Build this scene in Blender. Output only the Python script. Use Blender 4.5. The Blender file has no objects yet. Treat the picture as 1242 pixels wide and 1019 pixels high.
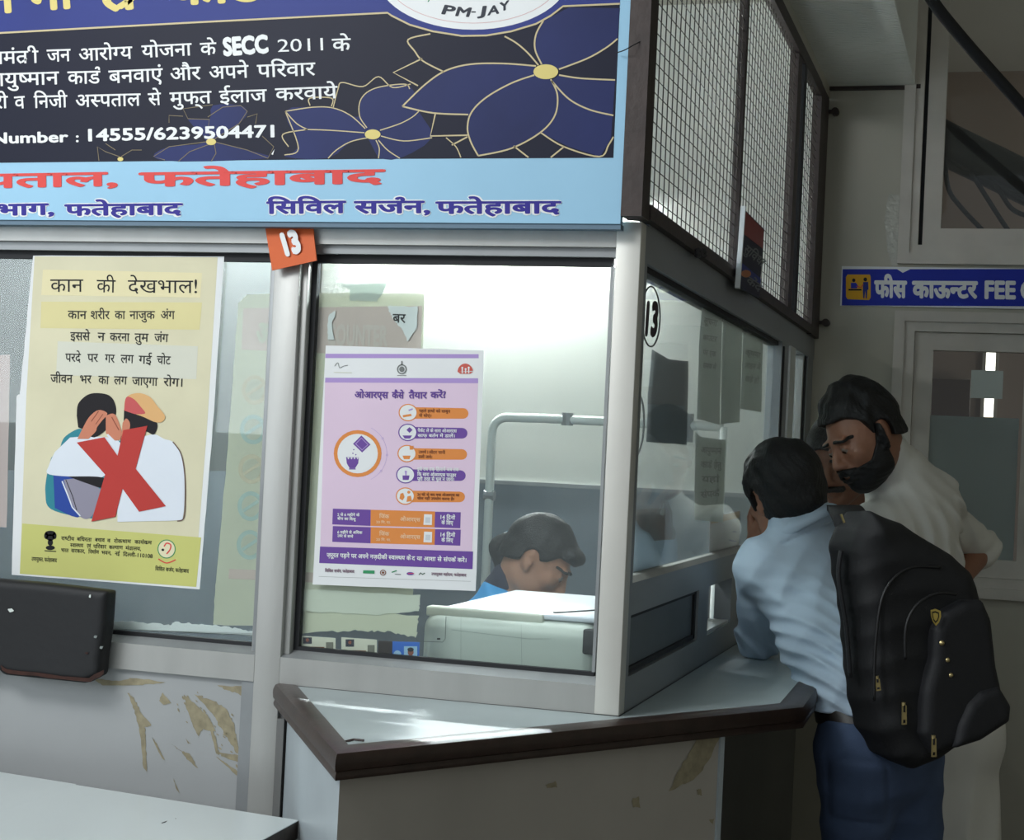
import bpy, bmesh, math, random
import numpy as np
from mathutils import Vector, Matrix

SC = bpy.context.scene
COL = SC.collection
random.seed(7)
PI = math.pi

# ---------------------------------------------------------------- camera (solved from the photograph's vanishing points)
IW, IH, FPX = 1242.0, 1019.0, 2012.66
CAM = np.array([0.70511, -3.13983, 1.50247])
YAW, PITCH, ROLL = 0.293094, 0.0181447, -0.0479831

def _rot():
    cy, sy, cp, sp = math.cos(YAW), math.sin(YAW), math.cos(PITCH), math.sin(PITCH)
    f = np.array([-sy * cp, cy * cp, sp]); r = np.array([cy, sy, 0.0]); d = np.cross(f, r)
    c, s = math.cos(ROLL), math.sin(ROLL)
    return np.array([c * r + s * d, -s * r + c * d, f])
RC = _rot()
CR, CU, CF = RC[0], -RC[1], RC[2]          # camera right, up, forward in the world

def ray(px, py):
    return RC.T @ np.array([(px - IW / 2) / FPX, (py - IH / 2) / FPX, 1.0])

def on(px, py, axis, val):
    """point of the world plane (axis = val) seen at a pixel of the photograph"""
    d = ray(px, py)
    return CAM + d * ((val - CAM[axis]) / d[axis])

def dep(px, py, Z):
    return CAM + ray(px, py) * Z

cam = bpy.data.cameras.new('camera')
cam.sensor_width = 36.0
cam.lens = FPX / IW * 36.0
cam.clip_start = 0.05
cam_o = bpy.data.objects.new('camera', cam)
COL.objects.link(cam_o)
cam_o.matrix_world = Matrix(((CR[0], CU[0], -CF[0], CAM[0]), (CR[1], CU[1], -CF[1], CAM[1]), (CR[2], CU[2], -CF[2], CAM[2]), (0, 0, 0, 1)))
SC.camera = cam_o

# ---------------------------------------------------------------- light
SC.view_settings.view_transform = 'Standard'
SC.view_settings.look = 'None'
SC.view_settings.gamma = 1.0
SC.view_settings.use_curve_mapping = False
SC.view_settings.exposure = 0.0

world = bpy.data.worlds.new('hall_ambience')
SC.world = world
world.use_nodes = True
_bg = world.node_tree.nodes['Background']
_bg.inputs[0].default_value = (0.78, 0.86, 0.92, 1)
_bg.inputs[1].default_value = 0.45

def area(name, loc, target, sx, sy, power, col):
    l = bpy.data.lights.new(name, 'AREA')
    l.shape = 'RECTANGLE'; l.size = sx; l.size_y = sy; l.energy = power; l.color = col
    o = bpy.data.objects.new(name, l); COL.objects.link(o)
    o.location = loc
    v = Vector(target) - Vector(loc)
    o.rotation_euler = v.to_track_quat('-Z', 'Y').to_euler()
    return o
# daylight from the hall's openings on the left behind the photographer, and an added overhead fill for the men on the right
area('hall_window_light', (-3.6, -3.6, 2.3), (-0.6, 0.2, 1.2), 2.2, 1.6, 54, (0.86, 0.94, 1.0))
area('hall_overhead_fill', (-1.7, -2.3, 3.3), (0.5, 0.9, 0.9), 1.4, 0.9, 68, (0.95, 0.98, 1.0))

area('far_room_fill', (2.3, 3.6, 1.5), (0.9, 5.4, 2.3), 0.8, 0.8, 4.5, (1.0, 0.95, 0.9))  # added unseen lamp that brightens the far room

# ---------------------------------------------------------------- helpers
def lin(c):
    c /= 255.0
    return c / 12.92 if c <= 0.04045 else ((c + 0.055) / 1.055) ** 2.4

def rgb(r, g, b):
    return (lin(r), lin(g), lin(b), 1.0)

MATS = {}
def mat(name, col, rough=0.6, metal=0.0, var=0.0, vscale=6.0, bump=0.0, bscale=40.0, spec=0.5, col2=None, stretch=None, emit=0.0, transl=0.0):
    """procedural material: base colour with an optional noise variation towards col2, optional noise bump"""
    if name in MATS:
        return MATS[name]
    m = bpy.data.materials.new(name); m.use_nodes = True
    nt = m.node_tree; b = nt.nodes['Principled BSDF']
    b.inputs['Base Color'].default_value = col
    b.inputs['Roughness'].default_value = rough
    b.inputs['Metallic'].default_value = metal
    b.inputs['Specular IOR Level'].default_value = spec
    tc = nt.nodes.new('ShaderNodeTexCoord'); mp = nt.nodes.new('ShaderNodeMapping')
    nt.links.new(tc.outputs['Object'], mp.inputs[0])
    if stretch: mp.inputs['Scale'].default_value = stretch
    if var > 0:
        n = nt.nodes.new('ShaderNodeTexNoise'); n.inputs['Scale'].default_value = vscale; n.inputs['Detail'].default_value = 6
        nt.links.new(mp.outputs[0], n.inputs['Vector'])
        r = nt.nodes.new('ShaderNodeValToRGB')
        c2 = col2 if col2 else tuple(x * (1 - var) for x in col[:3]) + (1,)
        r.color_ramp.elements[0].position = 0.3; r.color_ramp.elements[0].color = c2
        r.color_ramp.elements[1].position = 0.7; r.color_ramp.elements[1].color = col
        nt.links.new(n.outputs['Fac'], r.inputs[0]); nt.links.new(r.outputs[0], b.inputs['Base Color'])
    if bump > 0:
        n2 = nt.nodes.new('ShaderNodeTexNoise'); n2.inputs['Scale'].default_value = bscale; n2.inputs['Detail'].default_value = 5
        nt.links.new(mp.outputs[0], n2.inputs['Vector'])
        bp = nt.nodes.new('ShaderNodeBump'); bp.inputs['Strength'].default_value = bump; bp.inputs['Distance'].default_value = 0.01
        nt.links.new(n2.outputs['Fac'], bp.inputs['Height']); nt.links.new(bp.outputs[0], b.inputs['Normal'])
    if emit > 0:
        b.inputs['Emission Color'].default_value = col; b.inputs['Emission Strength'].default_value = emit
    if transl > 0:
        t = nt.nodes.new('ShaderNodeBsdfTranslucent'); mx = nt.nodes.new('ShaderNodeMixShader'); mx.inputs[0].default_value = transl
        t.inputs[0].default_value = col
        nt.links.new(b.outputs[0], mx.inputs[1]); nt.links.new(t.outputs[0], mx.inputs[2])
        nt.links.new(mx.outputs[0], nt.nodes['Material Output'].inputs[0])
    MATS[name] = m
    return m

def glass(name, tint, refl=0.06, haze=0.0, hazecol=(0.7, 0.75, 0.74, 1)):
    """thin pane: clear, slightly mirroring, with an even film of dirt"""
    if name in MATS: return MATS[name]
    m = bpy.data.materials.new(name); m.use_nodes = True
    nt = m.node_tree; nt.nodes.remove(nt.nodes['Principled BSDF'])
    tr = nt.nodes.new('ShaderNodeBsdfTransparent'); tr.inputs[0].default_value = tint
    gl = nt.nodes.new('ShaderNodeBsdfGlossy'); gl.inputs['Roughness'].default_value = 0.02
    lw = nt.nodes.new('ShaderNodeLayerWeight'); lw.inputs[0].default_value = 0.5
    pw = nt.nodes.new('ShaderNodeMath'); pw.operation = 'POWER'; pw.inputs[1].default_value = 5.0
    fr = nt.nodes.new('ShaderNodeMath'); fr.operation = 'MULTIPLY_ADD'; fr.inputs[1].default_value = 0.6; fr.inputs[2].default_value = refl * 0.5
    nt.links.new(lw.outputs['Facing'], pw.inputs[0]); nt.links.new(pw.outputs[0], fr.inputs[0])
    mx = nt.nodes.new('ShaderNodeMixShader')
    nt.links.new(fr.outputs[0], mx.inputs[0]); nt.links.new(tr.outputs[0], mx.inputs[1]); nt.links.new(gl.outputs[0], mx.inputs[2])
    out = mx
    if haze > 0:
        df = nt.nodes.new('ShaderNodeBsdfDiffuse'); df.inputs[0].default_value = hazecol
        tl = nt.nodes.new('ShaderNodeBsdfTranslucent'); tl.inputs[0].default_value = hazecol
        ad = nt.nodes.new('ShaderNodeMixShader'); ad.inputs[0].default_value = 0.5
        nt.links.new(df.outputs[0], ad.inputs[1]); nt.links.new(tl.outputs[0], ad.inputs[2])
        n = nt.nodes.new('ShaderNodeTexNoise'); n.inputs['Scale'].default_value = 4; n.inputs['Detail'].default_value = 6
        tc = nt.nodes.new('ShaderNodeTexCoord'); nt.links.new(tc.outputs['Object'], n.inputs['Vector'])
        mr = nt.nodes.new('ShaderNodeMapRange'); mr.inputs[1].default_value = 0.3; mr.inputs[2].default_value = 0.7
        mr.inputs[3].default_value = haze * 0.6; mr.inputs[4].default_value = haze * 1.3
        nt.links.new(n.outputs['Fac'], mr.inputs[0])
        m2 = nt.nodes.new('ShaderNodeMixShader')
        nt.links.new(mr.outputs[0], m2.inputs[0]); nt.links.new(mx.outputs[0], m2.inputs[1]); nt.links.new(ad.outputs[0], m2.inputs[2])
        out = m2
    nt.links.new(out.outputs[0], nt.nodes['Material Output'].inputs[0])
    MATS[name] = m
    return m

def tag(o, label=None, cat=None, group=None, kind=None):
    if label: o['label'] = label
    if cat: o['category'] = cat
    if group: o['group'] = group
    if kind: o['kind'] = kind
    return o

def empty(name, loc, label=None, cat=None, group=None, kind=None):
    o = bpy.data.objects.new(name, None); COL.objects.link(o)
    o.location = tuple(float(x) for x in loc); o.empty_display_size = 0.05
    return tag(o, label, cat, group, kind)

def link_mesh(name, me, parent=None, smooth=False):
    o = bpy.data.objects.new(name, me); COL.objects.link(o)
    if parent is not None:
        o.parent = parent
        o.location = -parent.matrix_basis.translation if parent.parent is None else -(parent.matrix_basis.translation + parent.parent.matrix_basis.translation)
    if smooth:
        me.polygons.foreach_set('use_smooth', [True] * len(me.polygons))
    return o

class MB:
    """collects geometry (world coordinates) and links it as ONE mesh object"""
    def __init__(self): self.v = []; self.f = []; self.m = []; self.mats = []; self.cuts = []
    def mi(self, m):
        if m not in self.mats: self.mats.append(m)
        return self.mats.index(m)
    def add(self, vs, fs, m):
        b = len(self.v); k = self.mi(m)
        self.v += [tuple(float(c) for c in p) for p in vs]
        self.f += [tuple(b + i for i in f) for f in fs]; self.m += [k] * len(fs)
        return self
    def box(self, lo, hi, m):
        (x0, y0, z0), (x1, y1, z1) = lo, hi
        vs = [(x0, y0, z0), (x1, y0, z0), (x1, y1, z0), (x0, y1, z0), (x0, y0, z1), (x1, y0, z1), (x1, y1, z1), (x0, y1, z1)]
        return self.add(vs, [(0, 3, 2, 1), (4, 5, 6, 7), (0, 1, 5, 4), (1, 2, 6, 5), (2, 3, 7, 6), (3, 0, 4, 7)], m)
    def bar(self, a, b, w, h, m, up=(0, 0, 1)):
        a, b = np.array(a, float), np.array(b, float); t = b - a; t /= np.linalg.norm(t)
        s = np.cross(t, np.array(up, float))
        if np.linalg.norm(s) < 1e-5: s = np.cross(t, np.array([0, 1.0, 0]))
        s /= np.linalg.norm(s); u = np.cross(s, t)
        vs = [p + s * i * w / 2 + u * j * h / 2 for p in (a, b) for i, j in ((-1, -1), (1, -1), (1, 1), (-1, 1))]
        return self.add(vs, [(3, 2, 1, 0), (4, 5, 6, 7), (0, 1, 5, 4), (1, 2, 6, 5), (2, 3, 7, 6), (3, 0, 4, 7)], m)
    def tube(self, pts, r, m, n=8, closed=False):
        pts = [np.array(p, float) for p in pts]; rr = r if isinstance(r, (list, tuple)) else [r] * len(pts)
        rings = []; prev = None
        for i, p in enumerate(pts):
            t = pts[min(i + 1, len(pts) - 1)] - pts[max(i - 1, 0)]; t /= (np.linalg.norm(t) + 1e-12)
            if prev is None:
                s = np.cross(t, np.array([0, 0, 1.0]))
                if np.linalg.norm(s) < 1e-3: s = np.cross(t, np.array([1.0, 0, 0]))
            else:
                s = prev - t * (prev @ t)
            s /= np.linalg.norm(s); prev = s; u = np.cross(t, s)
            rings.append([p + rr[i] * (math.cos(2 * PI * k / n) * s + math.sin(2 * PI * k / n) * u) for k in range(n)])
        vs = [q for R_ in rings for q in R_]; fs = []
        for i in range(len(pts) - 1):
            for k in range(n):
                fs.append((i * n + k, i * n + (k + 1) % n, (i + 1) * n + (k + 1) % n, (i + 1) * n + k))
        fs.append(tuple(range(n))[::-1]); fs.append(tuple((len(pts) - 1) * n + k for k in range(n)))
        return self.add(vs, fs, m)
    def prism(self, poly, z0, z1, m, axis=2):
        """extrude a polygon given in the two other axes"""
        n = len(poly)
        def P(a, b, c):
            return (a, b, c) if axis == 2 else ((c, a, b) if axis == 0 else (a, c, b))
        vs = [P(a, b, z0) for a, b in poly] + [P(a, b, z1) for a, b in poly]
        return self.add(vs, [tuple(range(n))[::-1], tuple(range(n, 2 * n))] + [(i, (i + 1) % n, n + (i + 1) % n, n + i) for i in range(n)], m)
    def cut(self):
        """what follows becomes a mesh object of its own (same name)"""
        if self.v and (not self.cuts or self.cuts[-1][0] != len(self.v)): self.cuts.append((len(self.v), len(self.f)))
        return self
    def build(self, name, parent=None, smooth=False, bevel=0.0, seg=2):
        if self.cuts:
            ends = [(0, 0)] + self.cuts + [(len(self.v), len(self.f))]; o = None
            for (v0, f0), (v1, f1) in zip(ends[:-1], ends[1:]):
                if v1 > v0:
                    q = MB(); q.v = self.v[v0:v1]; q.f = [tuple(i - v0 for i in f) for f in self.f[f0:f1]]
                    used = sorted(set(self.m[f0:f1])); q.mats = [self.mats[i] for i in used]; q.m = [used.index(i) for i in self.m[f0:f1]]
                    o = q.build(name, parent, smooth, bevel, seg)
            return o
        me = bpy.data.meshes.new(name); me.from_pydata(self.v, [], self.f)
        for m in self.mats: me.materials.append(m)
        me.polygons.foreach_set('material_index', self.m)
        bm = bmesh.new(); bm.from_mesh(me)
        if bevel > 0:
            bmesh.ops.recalc_face_normals(bm, faces=bm.faces[:])
            bmesh.ops.bevel(bm, geom=bm.edges[:], offset=bevel, segments=seg, affect='EDGES', profile=0.5, clamp_overlap=True)
        bmesh.ops.recalc_face_normals(bm, faces=bm.faces[:])
        bm.to_mesh(me); bm.free(); me.update()
        o = link_mesh(name, me, parent)
        if smooth or bevel > 0:
            me.polygons.foreach_set('use_smooth', [True] * len(me.polygons))
            if bevel > 0:
                try: me.set_sharp_from_angle(angle=math.radians(50))
                except Exception: pass
        return o

# ---------------------------------------------------------------- lettering (Devanagari is shaped by hand: half letters, reph, rakar)
_GC = {}
def _raw(s, bold):
    k = (s, bold)
    if k in _GC: return _GC[k]
    cu = bpy.data.curves.new('glyphs', 'FONT'); cu.body = s; cu.resolution_u = 3; cu.fill_mode = 'FRONT'
    ob = bpy.data.objects.new('glyphs', cu); COL.objects.link(ob)
    dg = bpy.context.evaluated_depsgraph_get()
    me = bpy.data.meshes.new_from_object(ob.evaluated_get(dg))
    bpy.data.objects.remove(ob); bpy.data.curves.remove(cu)
    bm = bmesh.new(); bm.from_mesh(me)
    bmesh.ops.triangulate(bm, faces=bm.faces[:])
    v = np.array([x.co[:2] for x in bm.verts]) if bm.verts else np.zeros((0, 2))
    bm.verts.index_update()
    f = [tuple(x.index for x in p.verts) for p in bm.faces]
    bm.free(); bpy.data.meshes.remove(me)
    _GC[k] = (v, f)
    return v, f

def _half(ch, bold):
    v, f = _raw(ch, bold)
    bm = bmesh.new(); vv = [bm.verts.new((a, b, 0)) for a, b in v]
    for t in f:
        try: bm.faces.new([vv[i] for i in t])
        except ValueError: pass
    cut = v[:, 0].max() - 0.205
    bmesh.ops.bisect_plane(bm, geom=bm.verts[:] + bm.edges[:] + bm.faces[:], plane_co=(cut, 0, 0), plane_no=(1, 0, 0), clear_outer=True)
    bm.verts.index_update()
    v2 = np.array([x.co[:2] for x in bm.verts]); f2 = [tuple(x.index for x in p.verts) for p in bm.faces]
    bm.free()
    return v2, f2

def _strip(pts, w):
    pts = np.array(pts, float); n = len(pts); L = []; Rr = []
    for i in range(n):
        t = pts[min(i + 1, n - 1)] - pts[max(i - 1, 0)]; t /= np.linalg.norm(t) + 1e-12
        nn = np.array([-t[1], t[0]]); L.append(pts[i] + nn * w / 2); Rr.append(pts[i] - nn * w / 2)
    return np.array(L + Rr), [(i, i + 1, n + i + 1, n + i) for i in range(n - 1)]

_HDR = {}
def header(latin, bold):
    k = (latin, bold)
    if k not in _HDR: _HDR[k] = _raw('H' if latin else '\u092e', bold)[0][:, 1].max()
    return _HDR[k]

def layout(s, bold=0.0, slant=0.0):
    V = []; Fc = []; x = 0.0; nb = 0; H = header(False, 0.0)
    def put(v, f, x0=None):
        nonlocal x, nb
        if len(v) == 0: return
        sh = (x - v[:, 0].min()) if x0 is None else x0
        w = v + np.array([sh, 0]); V.append(w); Fc.extend([tuple(i + nb for i in t) for t in f]); nb += len(v)
        if x0 is None: x = w[:, 0].max()
    for wi, word in enumerate(s.split(' ')):
        if wi: x += 0.30
        buf = ''; i = 0; first = True
        def flush():
            nonlocal buf, x, first
            if buf:
                dev = ord(buf[0]) > 0x900
                if not first: x += (-0.012 if dev else 0.04)
                put(*_raw(buf, 0.0)); buf = ''; first = False
        while i < len(word):
            c = word[i]
            if c == '{':
                flush(); j = word.index('}', i)
                if not first: x -= 0.012
                put(*_half(word[i + 1:j], 0.0)); first = False; i = j + 1; continue
            if c == '^':
                flush(); a = np.linspace(-0.5, 3.0, 9)
                pts = [(x - 0.13 + 0.085 * math.cos(t), H + 0.10 + 0.085 * math.sin(t)) for t in a]
                sv, sf = _strip(pts, 0.07); put(sv, sf, 0.0); i += 1; continue
            if c == '%':
                flush()
                sv, sf = _strip([(x - 0.08, 0.24), (x - 0.20, 0.13), (x - 0.30, 0.06)], 0.07); put(sv, sf, 0.0); i += 1; continue
            buf += c; i += 1
        flush()
    v = np.concatenate(V)
    if bold > 0:                      # heavier strokes: overlapping copies in the same plane
        n = 6 if bold < 0.03 else 8; nv = len(v); base = list(Fc); allv = [v]
        for i in range(n):
            a = 2 * PI * i / n; allv.append(v + np.array([math.cos(a), math.sin(a)]) * bold)
            Fc.extend([tuple(q + nv * (i + 1) for q in t) for t in base])
        v = np.concatenate(allv)
    v[:, 0] -= v[:, 0].min()
    v[:, 0] /= v[:, 0].max()
    return v, Fc

class Print(MB):
    """flat printing on one plane: everything is laid out through the photograph's pixels on that plane"""
    def __init__(self, axis, val, nrm):
        super().__init__(); self.ax = axis; self.val = val; self.n = nrm; self.rows = True; self.row = None
    def P(self, px, py, layer=0):
        return on(px, py, self.ax, self.val + self.n * 0.0002 * layer)
    def poly(self, pts, m, layer=1):
        return self.add([self.P(x, y, layer) for x, y in pts], [tuple(range(len(pts)))], m)
    def rect(self, x0, y0, x1, y1, m, layer=1):
        return self.poly([(x0, y0), (x1, y0), (x1, y1), (x0, y1)], m, layer)
    def disc(self, cx, cy, rx, ry, m, layer=1, n=28, a0=0, a1=2 * PI):
        return self.poly([(cx + rx * math.cos(a0 + (a1 - a0) * i / n), cy + ry * math.sin(a0 + (a1 - a0) * i / n)) for i in range(n)], m, layer)
    def ring(self, cx, cy, rx, ry, w, m, layer=1, n=36, a0=0, a1=2 * PI):
        return self.line([(cx + rx * math.cos(a0 + (a1 - a0) * i / n), cy + ry * math.sin(a0 + (a1 - a0) * i / n)) for i in range(n + 1)], w, m, layer)
    def line(self, pts, w, m, layer=1):
        v, f = _strip(pts, w)
        return self.add([self.P(a, b, layer) for a, b in v], f, m)
    def text(self, s, p0, p1, h, m, layer=2, bold=0.0, latin=False, slant=0.0):
        v, f = layout(s, bold)
        if self.rows:
            if self.row is not None and (abs(p0[1] - self.row[1]) > 5 or p0[0] < self.row[0] - 8): self.cut()
            self.row = (p1[0], p1[1])
        p0, p1 = np.array(p0, float), np.array(p1, float); d = p1 - p0
        up = np.array([d[1], -d[0]]); up /= np.linalg.norm(up)
        H = header(latin, 0.0)
        pts = [p0 + d * a + up * (b / H * h) + np.array([slant * b / H * h, 0]) for a, b in v]
        nb_ = 1 if bold <= 0 else (7 if bold < 0.03 else 9); per = len(pts) // nb_
        return self.add([self.P(a, b, layer + 0.06 * (i // per)) for i, (a, b) in enumerate(pts)], f, m)

def arc_pts(p0, p1, bulge, n=14):
    """quadratic curve from p0 to p1 bulging sideways"""
    p0, p1 = np.array(p0, float), np.array(p1, float); d = p1 - p0
    c = (p0 + p1) / 2 + np.array([-d[1], d[0]]) * bulge
    return [tuple((1 - t) ** 2 * p0 + 2 * t * (1 - t) * c + t * t * p1) for t in np.linspace(0, 1, n)]

def spline(pts, n=8):
    pts = [np.array(p, float) for p in pts]; out = []
    for i in range(len(pts) - 1):
        a, b, c, d = pts[max(i - 1, 0)], pts[i], pts[i + 1], pts[min(i + 2, len(pts) - 1)]
        for k in range(n):
            t = k / n
            out.append(0.5 * ((2 * b) + (c - a) * t + (2 * a - 5 * b + 4 * c - d) * t * t + (3 * b - a - 3 * c + d) * t ** 3))
    out.append(pts[-1])
    return out
# ================================================================ implicit modelling: smooth unions meshed by surface nets
def nz(v):
    v = np.array(v, float); return v / np.linalg.norm(v)

class SDF:
    """ordered list of blended shapes in world coordinates (metres)"""
    def __init__(self, k=0.02): self.p = []; self.k = k; self.disp = []; self.clip = []
    def _add(self, fn, k, op): self.p.append((fn, self.k if k is None else k, op)); return self
    def cap(self, a, b, ra, rb=None, k=None, op='u', axis=None, s=1.0):
        a, b = np.array(a, float), np.array(b, float); rb = ra if rb is None else rb
        ax = None if axis is None else nz(axis)
        def fn(P):
            if ax is not None:
                P = P - np.outer((P - a) @ ax, ax) * (1 - 1 / s)
                bb = b - ax * ((b - a) @ ax) * (1 - 1 / s)
            else: bb = b
            ab = bb - a; t = np.clip(((P - a) @ ab) / (ab @ ab + 1e-12), 0, 1)
            return np.linalg.norm(P - a - t[:, None] * ab, axis=1) - (ra + (rb - ra) * t)
        return self._add(fn, k, op)
    def ell(self, c, r, M=None, k=None, op='u'):
        c = np.array(c, float); r = np.array(r, float); M = np.eye(3) if M is None else np.array(M)   # rows of M = local axes
        def fn(P):
            q = (P - c) @ M.T; k0 = np.linalg.norm(q / r, axis=1); k1 = np.linalg.norm(q / (r * r), axis=1) + 1e-9
            return k0 * (k0 - 1) / k1
        return self._add(fn, k, op)
    def box(self, c, h, M=None, rad=0.01, k=None, op='u'):
        c = np.array(c, float); h = np.array(h, float); M = np.eye(3) if M is None else np.array(M)
        def fn(P):
            q = np.abs((P - c) @ M.T) - h + rad
            return np.linalg.norm(np.maximum(q, 0), axis=1) + np.minimum(q.max(axis=1), 0) - rad
        return self._add(fn, k, op)
    def poly(self, pts2, c, M, half, rad, k=None, op='u', bulge=None):
        """polygon in the local (x, y) plane, extruded +-half along local z, rounded"""
        pts2 = np.array(pts2, float); c = np.array(c, float); M = np.array(M)
        def fn(P):
            q = (P - c) @ M.T; x = q[:, :2]; n = len(pts2); d = np.full(len(x), 1e9); s = np.ones(len(x))
            for i in range(n):
                a, b = pts2[i], pts2[(i + 1) % n]; e = b - a; w = x - a
                t = np.clip((w @ e) / (e @ e), 0, 1); dd = w - t[:, None] * e; d = np.minimum(d, (dd * dd).sum(1))
                c1 = x[:, 1] >= a[1]; c2 = x[:, 1] < b[1]; c3 = e[0] * w[:, 1] > e[1] * w[:, 0]
                fl = (c1 & c2 & c3) | (~c1 & ~c2 & ~c3); s = np.where(fl, -s, s)
            d2 = s * np.sqrt(d)
            hh = half if bulge is None else half * bulge(x)
            q2 = np.stack([d2 + rad, np.abs(q[:, 2]) - hh + rad], 1)
            return np.linalg.norm(np.maximum(q2, 0), axis=1) + np.minimum(q2.max(axis=1), 0) - rad
        return self._add(fn, k, op)
    def fn(self, f, k=0.0, op='u'): return self._add(f, k, op)
    def __call__(self, P):
        d = np.full(len(P), 10.0)
        for f, k, op in self.p:
            e = f(P)
            if op == 'u':
                if k > 0: h = np.maximum(k - np.abs(d - e), 0) / k; d = np.minimum(d, e) - h * h * k / 4
                else: d = np.minimum(d, e)
            elif op == 's':
                e = -e
                if k > 0: h = np.maximum(k - np.abs(d - e), 0) / k; d = np.maximum(d, e) + h * h * k / 4
                else: d = np.maximum(d, e)
            else:
                if k > 0: h = np.maximum(k - np.abs(d - e), 0) / k; d = np.maximum(d, e) + h * h * k / 4
                else: d = np.maximum(d, e)
        for g in self.disp: d = d + g(P)
        for g in self.clip: d = np.maximum(d, g(P))
        return d

def surface_nets(sdf, lo, hi, h):
    B = 4
    lo = np.array(lo, float); n = np.ceil((np.array(hi, float) - lo) / h / B).astype(int)
    N = n * B + 1
    ax = [lo[i] + (np.arange(n[i]) + 0.5) * B * h for i in range(3)]
    G = np.stack(np.meshgrid(*ax, indexing='ij'), -1).reshape(-1, 3)
    dc = sdf(G).reshape(n)
    act = np.abs(dc) < B * h * 0.87 * 1.7 + 0.006
    V = np.ones(N, np.float64)
    sgn = np.where(dc < 0, -1.0, 1.0)
    V[:-1, :-1, :-1] = np.repeat(np.repeat(np.repeat(sgn, B, 0), B, 1), B, 2)
    idx = np.argwhere(act)
    mask = np.zeros(N, bool)
    for o in np.ndindex(B + 1, B + 1, B + 1):
        q = idx * B + np.array(o); mask[q[:, 0], q[:, 1], q[:, 2]] = True
    ids = np.argwhere(mask)
    vals = np.empty(len(ids))
    for s in range(0, len(ids), 400000):
        vals[s:s + 400000] = sdf(lo + ids[s:s + 400000] * h)
    V[mask] = vals
    V[0], V[-1] = 1, 1; V[:, 0] = 1; V[:, -1] = 1; V[:, :, 0] = 1; V[:, :, -1] = 1
    S = V < 0
    cs = np.zeros(np.array(N) - 1, np.int8)
    for o in np.ndindex(2, 2, 2):
        cs += S[o[0]:N[0] - 1 + o[0], o[1]:N[1] - 1 + o[1], o[2]:N[2] - 1 + o[2]]
    cell = np.argwhere((cs > 0) & (cs < 8))
    cid = np.full(np.array(N) - 1, -1, np.int64); cid[cell[:, 0], cell[:, 1], cell[:, 2]] = np.arange(len(cell))
    acc = np.zeros((len(cell), 3)); cnt = np.zeros(len(cell))
    corners = list(np.ndindex(2, 2, 2))
    for a in corners:
        for axn in range(3):
            if a[axn] == 0:
                b = list(a); b[axn] = 1
                ca, cb = cell + np.array(a), cell + np.array(b)
                va = V[ca[:, 0], ca[:, 1], ca[:, 2]]; vb = V[cb[:, 0], cb[:, 1], cb[:, 2]]
                cr = (va < 0) != (vb < 0)
                t = np.where(cr, va / (va - vb + 1e-20), 0); p = np.array(a, float)[None, :].repeat(len(cell), 0); p[:, axn] = t
                acc[cr] += p[cr]; cnt[cr] += 1
    verts = lo + (cell + acc / cnt[:, None]) * h
    quads = []
    for axn in range(3):
        u, w = [(1, 2), (2, 0), (0, 1)][axn]
        sl = [slice(None)] * 3; sl2 = [slice(None)] * 3
        sl[axn] = slice(0, N[axn] - 1); sl2[axn] = slice(1, N[axn])
        A_, B_ = S[tuple(sl)], S[tuple(sl2)]
        e = np.argwhere(A_ != B_)
        e = e[(e[:, u] > 0) & (e[:, w] > 0) & (e[:, u] < N[u] - 1) & (e[:, w] < N[w] - 1)]
        flip = A_[e[:, 0], e[:, 1], e[:, 2]]
        def c(du, dw):
            q = e.copy(); q[:, u] += du; q[:, w] += dw
            return cid[q[:, 0], q[:, 1], q[:, 2]]
        q = np.stack([c(-1, -1), c(0, -1), c(0, 0), c(-1, 0)], 1)
        q[~flip] = q[~flip][:, ::-1]
        quads.append(q)
    Q = np.concatenate(quads); Q = Q[(Q >= 0).all(1)]
    return verts, Q

def sdf_obj(name, sdf, lo, hi, h, m, parent=None, smooth_it=1):
    v, q = surface_nets(sdf, lo, hi, h)
    # a little Laplacian smoothing takes the grid steps out
    for _ in range(smooth_it):
        e = np.concatenate([q[:, [0, 1]], q[:, [1, 2]], q[:, [2, 3]], q[:, [3, 0]]])
        s = np.zeros_like(v); c = np.zeros(len(v))
        np.add.at(s, e[:, 0], v[e[:, 1]]); np.add.at(s, e[:, 1], v[e[:, 0]]); np.add.at(c, e[:, 0], 1); np.add.at(c, e[:, 1], 1)
        v = v * 0.5 + 0.5 * s / np.maximum(c, 1)[:, None]
    me = bpy.data.meshes.new(name)
    me.vertices.add(len(v)); me.vertices.foreach_set('co', v.astype(np.float32).ravel())
    me.loops.add(len(q) * 4); me.loops.foreach_set('vertex_index', q.astype(np.int32).ravel())
    me.polygons.add(len(q)); me.polygons.foreach_set('loop_start', np.arange(0, len(q) * 4, 4, dtype=np.int32))
    me.update(calc_edges=True); me.validate()
    me.materials.append(m)
    return link_mesh(name, me, parent, True)

def S(px, py, Z): return dep(px, py, Z)

def axes(fwd, up):
    """head frame: rows = right, forward, up"""
    f = nz(fwd); u = np.array(up, float); u = nz(u - f * (u @ f)); r = np.cross(f, u)
    return np.array([r, f, u])

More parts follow.
